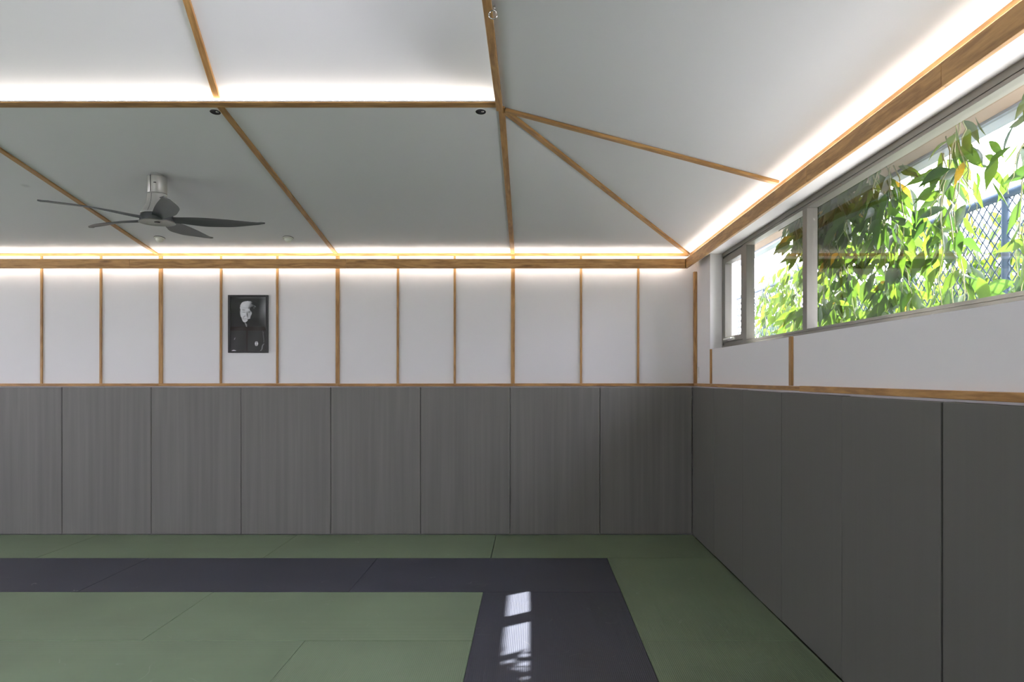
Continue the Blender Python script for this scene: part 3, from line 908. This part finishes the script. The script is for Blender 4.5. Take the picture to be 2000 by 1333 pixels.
def ss0(a, b, x):
    t = min(1.0, max(0.0, (x - a) / (b - a))); return t * t * (3 - 2 * t)
def blade_bm():
    """one swept, twisted blade along +x from the hub"""
    bm = bmesh.new()
    ns, nc = 26, 9
    R0, R1 = 0.095, 0.79
    top, bot = [], []
    for i in range(ns + 1):
        t = i / ns
        r = R0 + (R1 - R0) * t
        ch = 0.078 + 0.074 * ss0(0.0, 0.42, t) - 0.118 * ss0(0.58, 1.08, t)
        if t > 0.93: ch *= math.sqrt(max(0.03, 1 - ((t - 0.93) / 0.07) ** 2))
        lo = -0.052 - 0.006 * math.sin(math.pi * t)
        mid = lo + ch / 2
        if t > 0.93: mid = lo + 0.011
        pitch = -R(19 * (1 - t) + 3)
        lift = 0.004 * t
        rt, rb = [], []
        for k in range(nc + 1):
            u = k / nc - 0.5
            camber = 0.010 * (1 - (2 * u) ** 2) * (1 - 0.5 * t)
            th = 0.0035 * math.sqrt(max(0.03, 1 - (2 * u) ** 2)) + 0.0006
            y = mid + u * ch * math.cos(pitch)
            z = (u * ch) * math.sin(pitch) + lift + camber
            rt.append(bm.verts.new((r, y, z + th)))
            rb.append(bm.verts.new((r, y, z - th)))
        top.append(rt); bot.append(rb)
    for i in range(ns):
        for k in range(nc):
            bm.faces.new((top[i][k], top[i + 1][k], top[i + 1][k + 1], top[i][k + 1]))
            bm.faces.new((bot[i][k], bot[i][k + 1], bot[i + 1][k + 1], bot[i + 1][k]))
        bm.faces.new((top[i][0], bot[i][0], bot[i + 1][0], top[i + 1][0]))
        bm.faces.new((top[i][nc], top[i + 1][nc], bot[i + 1][nc], bot[i][nc]))
    for k in range(nc):
        bm.faces.new((top[0][k], top[0][k + 1], bot[0][k + 1], bot[0][k]))
        bm.faces.new((top[ns][k], bot[ns][k], bot[ns][k + 1], top[ns][k + 1]))
    return bm
b0 = mesh_obj('blade', blade_bm(), M['blade'], fan, (0, 0, zc(1.222)), autosmooth=50)
FAN_ROT = 15.0
b0.rotation_euler = (0, 0, R(FAN_ROT))
for k in range(1, 5):
    c = b0.copy(); COL.objects.link(c); c.parent = fan
    c.rotation_euler = (0, 0, R(FAN_ROT + 72 * k))
tag(fan, 'grey five-bladed ceiling fan hanging close under the sloping ceiling', 'ceiling fan')

# ------------------------------------------------------------------ heat detectors and downlights on the back pitch
def on_pitch(o):
    o.rotation_euler = (-math.atan(SB), 0, 0)
def detector(x, y, label):
    r = empty('heat_detector', (x, y, cz(y) - 0.0005)); on_pitch(r)
    bm = bmesh.new(); add_lathe(bm, [(0.0, 0.0), (0.046, 0.0), (0.0485, -0.006), (0.047, -0.011), (0.038, -0.014), (0.0, -0.014)], 40)
    mesh_obj('base', bm, M['cream'], r, autosmooth=40)
    bm = bmesh.new(); add_lathe(bm, [(0.036, -0.013), (0.035, -0.024), (0.028, -0.037), (0.016, -0.045), (0.0, -0.047)], 40)
    mesh_obj('dome', bm, M['cream'], r, autosmooth=60)
    bm = bmesh.new(); add_lathe(bm, [(0.0, 0.0), (0.05, 0.0), (0.05, -0.004), (0.0, -0.004)], 40)
    mesh_obj('gasket', bm, M['black'], r, autosmooth=40)
    tag(r, label, 'detector', 'detectors on the sloping ceiling')
detector(-3.555, 6.98, 'small cream domed detector just below the ceiling fan')
detector(-2.325, 6.98, 'small cream domed detector on the ceiling to the right of the fan')

def downlight(x, y, label):
    r = empty('downlight', (x, y, cz(y) - 0.0003)); on_pitch(r)
    bm = bmesh.new()
    add_lathe(bm, [(0.033, 0.0), (0.033, -0.002), (0.0395, -0.0025), (0.041, 0.0)], 40)
    mesh_obj('trim_ring', bm, M['white'], r, autosmooth=40)
    bm = bmesh.new()
    add_lathe(bm, [(0.0335, -0.0022), (0.026, -0.0012), (0.015, -0.0009), (0.0, -0.0009)], 40)
    mesh_obj('baffle', bm, M['black'], r, autosmooth=60)
    bm = bmesh.new()
    add_lathe(bm, [(0.0, -0.004), (0.006, -0.004), (0.009, -0.001), (0.009, 0.001), (0.0, 0.001)], 24)
    mesh_obj('lamp', bm, M['chrome'], r, (0.012, 0, 0), autosmooth=40)
    tag(r, label, 'downlight', 'small black downlights along the lantern edge')
def pitch_xy(px, py):
    k = (738 - py) / FPX
    y = (1.2645 + SB * YE) / (k + SB)
    return wx(px, y), y
x, y = pitch_xy(420.5, 218.5); downlight(x, y, 'round black downlight left of the batten, under the lantern edge')
x, y = pitch_xy(939, 218); downlight(x, y, 'round black downlight next to the lantern corner')
x, y = pitch_xy(-100, 218.5); downlight(x, y, 'round black downlight beyond the left edge of the picture')

# ------------------------------------------------------------------ swivel ring hook by the lantern edge
hx, hy = -0.172, 3.39
hook = empty('ceiling_ring', (hx, hy, EYE + 1.728))
bm = bmesh.new(); add_lathe(bm, [(0.0, 0.002), (0.005, 0.002), (0.0048, -0.010), (0.0, -0.010)], 16)
mesh_obj('screw_shank', bm, M['chrome'], hook, autosmooth=40)
bm = bmesh.new(); add_torus(bm, (-0.003, 0, -0.017), (0.25, 0.9, 0.3), 0.0062, 0.0019, 24, 8)
add_lathe(bm, [(0, -0.006), (0.0045, -0.007), (0.006, -0.010), (0.0045, -0.013), (0, -0.014)], 16)
mesh_obj('swivel', bm, M['chrome'], hook, smooth=True)
bm = bmesh.new(); add_torus(bm, (-0.006, 0, -0.0405), (0.15, 1, 0.12), 0.0192, 0.0040, 40, 10)
mesh_obj('ring', bm, M['chrome'], hook, smooth=True)
tag(hook, 'small shiny metal ring on a swivel hanging by the lantern edge timber', 'ceiling ring')

# a small round smudge on the white ceiling, left of the fan
nt = M['ceil'].node_tree
sx_, sy_ = pitch_xy(50, 363)
cd = nt.nodes.new('ShaderNodeTexCoord')
ds = nt.nodes.new('ShaderNodeVectorMath'); ds.operation = 'DISTANCE'; ds.inputs[1].default_value = (sx_, sy_, cz(sy_))
nt.links.new(cd.outputs['Object'], ds.inputs[0])
mg = nt.nodes.new('ShaderNodeMapRange'); mg.interpolation_type = 'SMOOTHSTEP'
mg.inputs['From Min'].default_value = 0.012; mg.inputs['From Max'].default_value = 0.045
mg.inputs['To Min'].default_value = 0.84; mg.inputs['To Max'].default_value = 1.0
nt.links.new(ds.outputs['Value'], mg.inputs['Value'])
sc_ = nt.nodes.new('ShaderNodeVectorMath'); sc_.operation = 'SCALE'; sc_.inputs[0].default_value = (0.74, 0.745, 0.75)
nt.links.new(mg.outputs['Result'], sc_.inputs['Scale'])
nt.links.new(sc_.outputs[0], [n for n in nt.nodes if n.type == 'BSDF_PRINCIPLED'][0].inputs['Base Color'])

# ------------------------------------------------------------------ framed portrait
DP = 7.415
px0, px1 = wx(445, DP), wx(523, DP)
pz1 = EYE + (738 - 576.5) / FPX * DP; pz0 = EYE + (738 - 689.5) / FPX * DP
pic = empty('framed_portrait', ((px0 + px1) / 2, YW - 0.001, pz0))
PW, PH = px1 - px0, pz1 - pz0
bm = bmesh.new(); fw, fd = 0.0215, 0.024
add_box(bm, -PW / 2, -PW / 2 + fw, -fd, 0, 0, PH, 0.0015, 1)
add_box(bm, PW / 2 - fw, PW / 2, -fd, 0, 0, PH, 0.0015, 1)
add_box(bm, -PW / 2 + fw, PW / 2 - fw, -fd, 0, 0, fw * 0.85, 0.0015, 1)
add_box(bm, -PW / 2 + fw, PW / 2 - fw, -fd, 0, PH - fw * 0.85, PH, 0.0015, 1)
mesh_obj('picture_frame', bm, M['black'], pic)['label'] = 'black picture frame'

def ss(a, b, x):
    t = min(1.0, max(0.0, (x - a) / (b - a))); return t * t * (3 - 2 * t)
def inpoly(x, y, P):
    c = False; n = len(P); j = n - 1
    for i in range(n):
        xi, yi = P[i]; xj, yj = P[j]
        if (yi > y) != (yj > y) and x < (xj - xi) * (y - yi) / (yj - yi) + xi: c = not c
        j = i
    return c
def ell(x, y, cx, cy, a, b, ang=0.0):
    dx, dy = x - cx, y - cy
    ca, sa = math.cos(ang), math.sin(ang)
    u, v = (dx * ca + dy * sa) / a, (-dx * sa + dy * ca) / b
    return u * u + v * v
HEAD = [(462, 400), (470, 350), (495, 305), (540, 282), (600, 274), (660, 280), (692, 300), (690, 306), (668, 312), (690, 335), (712, 352), (700, 372), (668, 380),
        (650, 400), (640, 430), (650, 455), (672, 470), (682, 500), (668, 535), (655, 565), (650, 600), (628, 605), (600, 612), (606, 632), (588, 652), (560, 668), (535, 664),
        (515, 645), (500, 615), (492, 580), (476, 560), (468, 520), (464, 480), (462, 460), (474, 455), (470, 425)]
NECK = [(545, 668), (562, 672), (578, 690), (590, 706), (592, 756), (578, 748), (560, 715)]
ROBE = [(285, 1200), (285, 800), (400, 770), (520, 752), (575, 765), (660, 742), (780, 735), (870, 745), (942, 790), (942, 1200)]
def tone(x, y):
    # backdrop, dark with a pale glow at the right
    v = 0.014
    v += 0.30 * ss(800, 960, x + 0.10 * (y - 200) * 0.6) * (1 - ss(560, 800, y)) * (0.65 + 0.35 * math.sin(y * 0.013 + x * 0.01))
    v += 0.05 * ss(900, 942, x) * ss(200, 700, y) * (1 - ss(760, 790, y))
    if y < 232: v += 0.10 * ss(330, 480, x) * math.exp(-((y - 214) / 8.0) ** 2)
    if inpoly(x, y, ROBE): v = 0.030
    if inpoly(x, y, NECK): v = 0.33
    if inpoly(x, y, HEAD):
        v = 0.74 - 0.26 * ss(560, 700, x) + 0.04 * math.sin(x * 0.05) * math.sin(y * 0.04)
        v -= 0.14 * math.exp(-ell(x, y, 600, 400, 90, 14))                 # brow furrow
        if x > 610 and y < 420: v -= 0.34 * ss(618, 672, x + 0.5 * (y - 330))
    # eyes under heavy lids, each with a bag below
    for cx, cy, a in ((528, 440, 34), (635, 468, 30)):
        v -= 0.38 * math.exp(-ell(x, y, cx, cy, a, 9, 0.12) ** 2) if inpoly(x, y, HEAD) else 0
    for cx, cy, a in ((536, 480, 30), (628, 486, 22)):
        if inpoly(x, y, HEAD): v -= 0.46 * math.exp(-ell(x, y, cx, cy, a, 8, 0.05))
    if inpoly(x, y, HEAD):
        v -= 0.50 * math.exp(-ell(x, y, 598, 530, 16, 62, -0.12) ** 1.5)    # shaded side of the nose
        v -= 0.40 * math.exp(-ell(x, y, 545, 556, 24, 9, -0.5))            # nostril fold
        v -= 0.30 * math.exp(-ell(x, y, 520, 590, 9, 22, 0.4))
        v -= 0.36 * math.exp(-ell(x, y, 562, 606, 40, 6, -0.05))           # mouth
        v -= 0.20 * math.exp(-ell(x, y, 640, 520, 6, 40, -0.3))
        v -= 0.16 * math.exp(-ell(x, y, 548, 636, 28, 5))
    if ell(x, y, 578, 583, 56, 12, 0.05) < 1: v = max(v, 0.50)               # pale moustache
    if ell(x, y, 640, 590, 14, 8, 0.3) < 1: v = max(v, 0.34)
    if ell(x, y, 735, 372, 26, 10, 0.6) < 1 or ell(x, y, 720, 400, 8, 12) < 1: v = max(v, 0.16)   # lit edge of the far ear
    if ell(x, y, 468, 470, 8, 16) < 1: v = 0.40
    # robe: lapel crease, crests and folds of the sleeve
    if inpoly(x, y, ROBE):
        v += 0.010 * math.sin(x * 0.02 + y * 0.006)
        if ell(x, y, 765, 1062, 29, 44) < 1:
            v = 0.9
            if abs(ell(x, y, 765, 1062, 20, 32) - 1) < 0.16 or abs(x - 765) < 3: v = 0.22
        if ell(x, y, 366, 970, 8, 26, 0.45) < 1: v = 0.36
        if abs(x - (905 - 0.10 * (y - 840) + 14 * math.sin(y * 0.02))) < 9 and 840 < y < 1040: v = 0.13
        if abs(x - (888 - 0.45 * (y - 1090) + 8 * math.sin(y * 0.05))) < 12 and 1060 < y < 1198: v = 0.24
        if abs(x - (870 + 0.2 * (860 - y))) < 5 and 815 < y < 850: v = 0.10
        if y > 1178 and 300 < x < 400 and y > 1200 - 22 * math.sin((x - 300) / 100 * math.pi): v = 0.75
        if abs(x - 575) < 3 and y < 900: v = 0.012
    return max(0.004, v)
NX, NY = 132, 200
bm = bmesh.new()
iw, ih0, ih1 = PW - 2 * fw + 0.002, fw * 0.85 - 0.001, PH - fw * 0.85 + 0.001
grid = [[bm.verts.new((-iw / 2 + iw * i / NX, -0.0135, ih0 + (ih1 - ih0) * j / NY)) for i in range(NX + 1)] for j in range(NY + 1)]
for j in range(NY):
    for i in range(NX):
        bm.faces.new((grid[j][i], grid[j][i + 1], grid[j + 1][i + 1], grid[j + 1][i]))
pr = mesh_obj('print', bm, None, pic)
pm, pnt, pb, pout = nodes_of('photographic_print')
pa = pnt.nodes.new('ShaderNodeAttribute'); pa.attribute_name = 'print_tone'
pnt.links.new(pa.outputs['Color'], pb.inputs['Base Color']); pb.inputs['Roughness'].default_value = 0.6; pb.inputs['Specular IOR Level'].default_value = 0.2
pr.data.materials.append(pm)
pr['label'] = 'black and white portrait print of an elderly man in a dark robe'
ca = pr.data.color_attributes.new('print_tone', 'FLOAT_COLOR', 'POINT')
k = 0
for v in pr.data.vertices:
    u = (v.co.x + iw / 2) / iw; w_ = (v.co.z - ih0) / (ih1 - ih0)
    t = tone(285 + 657 * u, 1200 - 1005 * w_)
    ca.data[v.index].color = (t * 0.97, t * 0.99, t * 1.03, 1)
bm = bmesh.new()
vs = [bm.verts.new(p) for p in ((-iw / 2, -0.0175, ih0), (iw / 2, -0.0175, ih0), (iw / 2, -0.0175, ih1), (-iw / 2, -0.0175, ih1))]
bm.faces.new(vs)
mesh_obj('glazing', bm, M['pglass'], pic)
tag(pic, 'black framed monochrome portrait of an elderly man hanging on the back wall', 'framed picture')

# ------------------------------------------------------------------ outside: ground, eave, fence, vines, trees
bm = bmesh.new(); add_box(bm, -60, 60, -60, 80, -0.6, -0.35)
struct(mesh_obj('ground', bm, M['ground']), 'pale concrete ground outside the building', 'ground')

eave = empty('roof_eave', (XO, 4.0, EYE + 1.36))
def ebox(name, x0, x1, y0, y1, z0, z1, mat, bev=0.0):
    return box(name, x0 - XO, x1 - XO, y0 - 4.0, y1 - 4.0, z0 - EYE - 1.36, z1 - EYE - 1.36, mat, eave, bev)
ebox('soffit_board', XO + 0.001, 2.42, YF - 0.3, 9.2, EYE + 1.36, EYE + 1.40, M['soffit'])
ebox('roof_slab', XO + 0.001, 2.40, YF - 0.3, 9.2, EYE + 1.40, EYE + 1.46, M['gutter'])
bm = bmesh.new()
prof = [(2.40, 1.43), (2.40, 1.345), (2.412, 1.335), (2.508, 1.335), (2.52, 1.345), (2.52, 1.43), (2.514, 1.43), (2.514, 1.35), (2.406, 1.35), (2.406, 1.43)]
ra = [bm.verts.new((x - XO, -5.6, z - 1.36)) for x, z in prof]
rb = [bm.verts.new((x - XO, 5.2, z - 1.36)) for x, z in prof]
for i in range(len(prof)):
    j = (i + 1) % len(prof)
    bm.faces.new((ra[i], ra[j], rb[j], rb[i]))
mesh_obj('gutter', bm, M['gutter'], eave)
tag(eave, 'tan boarded roof eave with a grey blue gutter above the window', 'roof eave')

FX = 3.0
fence = empty('chain_link_fence', (FX, 6.0, -0.35))
fz0 = 0.35
def ft(name, pts, r, mat='galv', seg=8):
    bm = bmesh.new(); add_tube(bm, [(x - FX, y - 6.0, z + fz0) for x, y, z in pts], r, seg)
    return mesh_obj(name, bm, M[mat], fence, smooth=True)
TOP = EYE + 1.16
ft('top_rail', [(FX, 2.6, TOP), (FX, 11.5, TOP)], 0.030)
for y in (4.62, 7.0, 9.4, 11.5):
    bm = bmesh.new()
    add_tube(bm, [(0, y - 6.0, 0.0), (0, y - 6.0, TOP + fz0), (0.0, y - 6.0, TOP + fz0 + 0.02)], 0.025, 10)
    mesh_obj('fence_post', bm, M['galv'], fence, smooth=True)
for i in range(10):
    y = 5.3 + i * 0.32
    bm = bmesh.new()
    hgt = 0.17
    pts = [(0.0, y - 6.0, TOP + fz0 + 0.02), (-0.01, y - 6.0, TOP + fz0 + 0.08), (-0.05, y - 5.985, TOP + fz0 + hgt)]
    add_tube(bm, pts, [0.014, 0.013, 0.003], 8)
    mesh_obj('spike', bm, M['galv'], fence, smooth=True)
bm = bmesh.new()
cell = 0.085
y = 2.9
k = 0
zs0, zs1 = 1.35, TOP - 0.01
while y < 11.4:
    pts = []
    n = int((zs1 - zs0) / (cell / 2))
    for i in range(n + 1):
        side = (i + k) % 2
        pts.append((0.0 + (0.002 if side else -0.002), y - 6.0 + (cell / 2 if side else -0.003), zs1 - i * cell / 2 + fz0))
    add_tube(bm, pts, 0.0052, 5, False)
    y += cell / 2
    k += 1
mesh_obj('wire_mesh', bm, M['galv'], fence, smooth=True)
tag(fence, 'blue grey chain-link fence with a tube top rail outside the window', 'fence')

rng = random.Random(11)
def leaf(bm, lay, p, d, L, W, tonev, rg):
    """a pointed, folded, drooping leaf from p along d"""
    d = d.normalized()
    side = d.cross(Vector((rg.uniform(-1, 1), rg.uniform(-1, 1), 0.35 * rg.uniform(-1, 1)))).normalized()
    up = side.cross(d).normalized()
    if up.length < 0.5: return
    n = 7
    prev = None
    pos = Vector(p); dd = d.copy()
    ws = [0.04, 0.55, 0.9, 1.0, 0.82, 0.5, 0.2, 0.01]
    curl = rg.uniform(0.02, 0.16)
    for i in range(n + 1):
        w = W * 0.5 * ws[i]
        fold = 0.35 * w
        a = bm.verts.new(pos - side * w + up * fold)
        b = bm.verts.new(pos)
        c = bm.verts.new(pos + side * w + up * fold)
        for v in (a, b, c): v[lay] = tonev
        if prev:
            bm.faces.new((prev[0], prev[1], b, a)); bm.faces.new((prev[1], prev[2], c, b))
        prev = (a, b, c)
        dd = (dd + Vector((0, 0, -1)) * curl - up * 0.02).normalized()
        pos = pos + dd * (L / n)

def vine(label, x, y, ztop, zbot, nleaf, Lr, spread, tones, group, seed, zleaf=(None, None), clip=None):
    rg = random.Random(seed)
    root = empty('hanging_vine', (x, y, ztop))
    n = 14
    def path(sx):
        pts = []
        cx, cy = 0.0, 0.0
        for i in range(n + 1):
            z = -(ztop - zbot) * i / n
            cx += rg.uniform(-1, 1) * 0.022 + sx[0]; cy += rg.uniform(-1, 1) * 0.03 + sx[1]
            pts.append(Vector((cx, cy, z)))
        return pts
    paths = [path((rg.uniform(-.008, .008), rg.uniform(-.02, .02))) for _ in range(3)]
    bm = bmesh.new()
    for p in paths:
        add_tube(bm, p, [0.0045 - 0.0025 * i / n for i in range(n + 1)], 5, True)
    mesh_obj('stem', bm, M['stem'], root, smooth=True)
    bm = bmesh.new()
    lay = bm.verts.layers.float.new('leaf_tone')
    made = 0; tries = 0
    while made < nleaf and tries < nleaf * 6:
        tries += 1
        p = paths[rg.randrange(3)]
        t = rg.random() * n
        i = min(n - 1, int(t)); q = p[i].lerp(p[i + 1], t - i)
        ang = rg.uniform(0, 2 * math.pi)
        rad = abs(rg.gauss(0, spread))
        q = q + Vector((math.cos(ang) * rad * 0.6, math.sin(ang) * rad, rg.uniform(-0.05, 0.05)))
        wp = Vector((x, y, ztop)) + q
        if clip and not clip(wp): continue
        d = Vector((math.cos(ang) * 0.5, math.sin(ang) * 0.5, rg.uniform(-1.2, 0.05)))
        L = rg.uniform(*Lr)
        tv = rg.uniform(*tones)
        if rg.random() < 0.02: tv = 1.0
        leaf(bm, lay, q, d, L, L * rg.uniform(0.27, 0.38), tv, rg)
        made += 1
    mesh_obj('foliage', bm, M['leaf'], root, smooth=True)
    tag(root, label, 'vine', group)
    return root

# the low sun comes in under the gutter here: nothing may hang in its way for the far end of the window
def sunclear(p):
    if p.x < 1.99: return False
    t = (p.x - 1.829)
    zw = p.z - 1.095 * t; yw = p.y - 0.708 * t
    if 1.85 < zw < 2.24 and yw > 5.55: return False
    if 1.85 < zw < 2.24 and yw > 5.25 and rng.random() < 0.6: return False
    return True

near = [(2.20, 5.80, 130), (2.34, 5.45, 160), (2.16, 5.15, 150), (2.38, 4.90, 150), (2.24, 4.60, 120), (2.42, 4.30, 85), (2.30, 3.98, 55), (2.50, 3.68, 30), (2.45, 3.30, 30), (2.55, 2.95, 30), (2.42, 2.62, 20)]
nl = ['dark leafy vine hanging close to the glass just right of the mullion', 'dense shaded vine second right of the mullion', 'dense shaded vine third right of the mullion',
      'thick dark vine in the left third of the wide pane', 'large-leaved dark vine before the end of the fence rail', 'drooping vine where the fence rail first shows',
      'vine with a few yellow leaves hanging at the middle of the wide pane', 'thin sparse vine in front of the open sky', 'sparse vine with long drooping leaves right of the middle of the wide pane',
      'leafy vine trailing before the fence post', 'sparse vine at the right edge of the picture']
for i, (x, y, n) in enumerate(near):
    vine(nl[i], x, y, EYE + 1.33, 1.72, n, (0.13, 0.21), 0.10 if i < 6 else 0.07, (0.0, 0.55), 'vines hanging from the eave outside the window', 100 + i, clip=sunclear)
sn = ['short dark leaf cluster hanging under the soffit beside the mullion', 'short dark leaf cluster under the soffit, second from the mullion',
      'short dark leaf cluster under the soffit, third from the mullion', 'short dark leaf cluster under the soffit above the end of the fence rail',
      'short leaf cluster hanging under the soffit in the middle of the wide pane', 'small leaf cluster under the soffit near the right edge of the picture']
for i, (x, y, n) in enumerate([(2.06, 5.62, 90), (2.12, 5.25, 110), (2.05, 4.90, 110), (2.14, 4.55, 80), (2.20, 3.75, 24), (2.22, 3.05, 16)]):
    vine(sn[i], x, y, EYE + 1.35, EYE + 0.85, n, (0.12, 0.19), 0.11, (0.0, 0.4), 'leaf clusters under the eave', 500 + i, clip=sunclear)
fl = ['sunlit vine on the fence at the right edge of the picture, beside the fence post',
      'sunlit vine just left of the fence post, with sky between its leaves',
      'sunlit yellow-green vine on the fence below the middle of the visible top rail',
      'sunlit vine on the fence where the top rail dips into the leaves',
      'bright vine on the fence behind the dark vines hanging from the eave',
      'sunlit vine on the fence right behind the window mullion',
      'sunlit vine filling the right half of the square pane beside the mullion',
      'sunlit vine in the middle of the square pane between mullion and casement',
      'farthest sunlit vine on the fence, in the left part of the square pane']
fy = [4.35, 4.95, 5.50, 6.05, 6.65, 7.30, 7.95, 8.60, 9.25]
fn = [150, 165, 190, 190, 200, 210, 210, 190, 120]
for i, y in enumerate(fy):
    zt = EYE + (1.24 if y > 5.4 else 1.02)
    vine(fl[i], (3.17 if y < 6.2 else 2.84) + 0.06 * (i % 3), y, zt, 1.45, fn[i], (0.13, 0.22), 0.17, (0.25, 0.93), 'sunlit vines on the fence', 300 + i, clip=sunclear)

# pale trees beyond the fence and a neighbour's house
def tree(x, y, h, r, n, label, seed):
    rg = random.Random(seed)
    root = empty('background_tree', (x, y, -0.35))
    bm = bmesh.new(); add_tube(bm, [(0, 0, 0), (0.05, 0.03, h * 0.5), (0, 0.1, h * 0.85)], [0.14, 0.1, 0.04], 8)
    mesh_obj('trunk', bm, M['bark'], root, smooth=True)
    bm = bmesh.new(); lay = bm.verts.layers.float.new('leaf_tone')
    for k in range(n):
        v = Vector((rg.gauss(0, 1), rg.gauss(0, 1), rg.gauss(0, 1))).normalized() * r * rg.uniform(0.5, 1.0)
        p = Vector((0, 0, h)) + Vector((v.x, v.y, v.z * 0.7))
        leaf(bm, lay, p, Vector((v.x, v.y, -0.4 * r)), rg.uniform(0.2, 0.32), 0.12, rg.uniform(0.5, 0.93), rg)
    mesh_obj('crown', bm, M['leaf'], root, smooth=True)
    tag(root, label, 'tree', 'trees beyond the fence')
tree(5.6, 9.4, 2.7, 1.0, 620, 'bright green tree beyond the fence near the right edge of the picture', 1)
tree(5.5, 11.8, 2.7, 1.05, 620, 'bright green tree beyond the fence behind the left end of the fence rail', 2)
tree(6.0, 14.4, 2.6, 1.0, 520, 'pale tree beyond the fence seen just right of the mullion', 3)
tree(6.4, 17.6, 2.8, 1.0, 420, 'pale tree beyond the fence seen through the square pane', 4)
hs = empty('neighbouring_house', (11.0, 8.0, -0.35))
box('wall', -1.5, 3.0, -4.5, 2.5, 0, 4.6, M['render'], hs)
bm = bmesh.new()
vs = [bm.verts.new(p) for p in ((-2.0, -5, 4.6), (3.5, -5, 4.6), (3.5, 3, 4.6), (-2.0, 3, 4.6), (0.75, -3, 5.6), (0.75, 1, 5.6))]
for f in ((0, 1, 2, 3), (0, 4, 5, 3), (1, 2, 5, 4), (0, 1, 4), (2, 3, 5)):
    bm.faces.new([vs[i] for i in f])
mesh_obj('roof', bm, M['gutter'], hs)
tag(hs, 'pale blue neighbouring house just visible beyond the fence at the right', 'house')
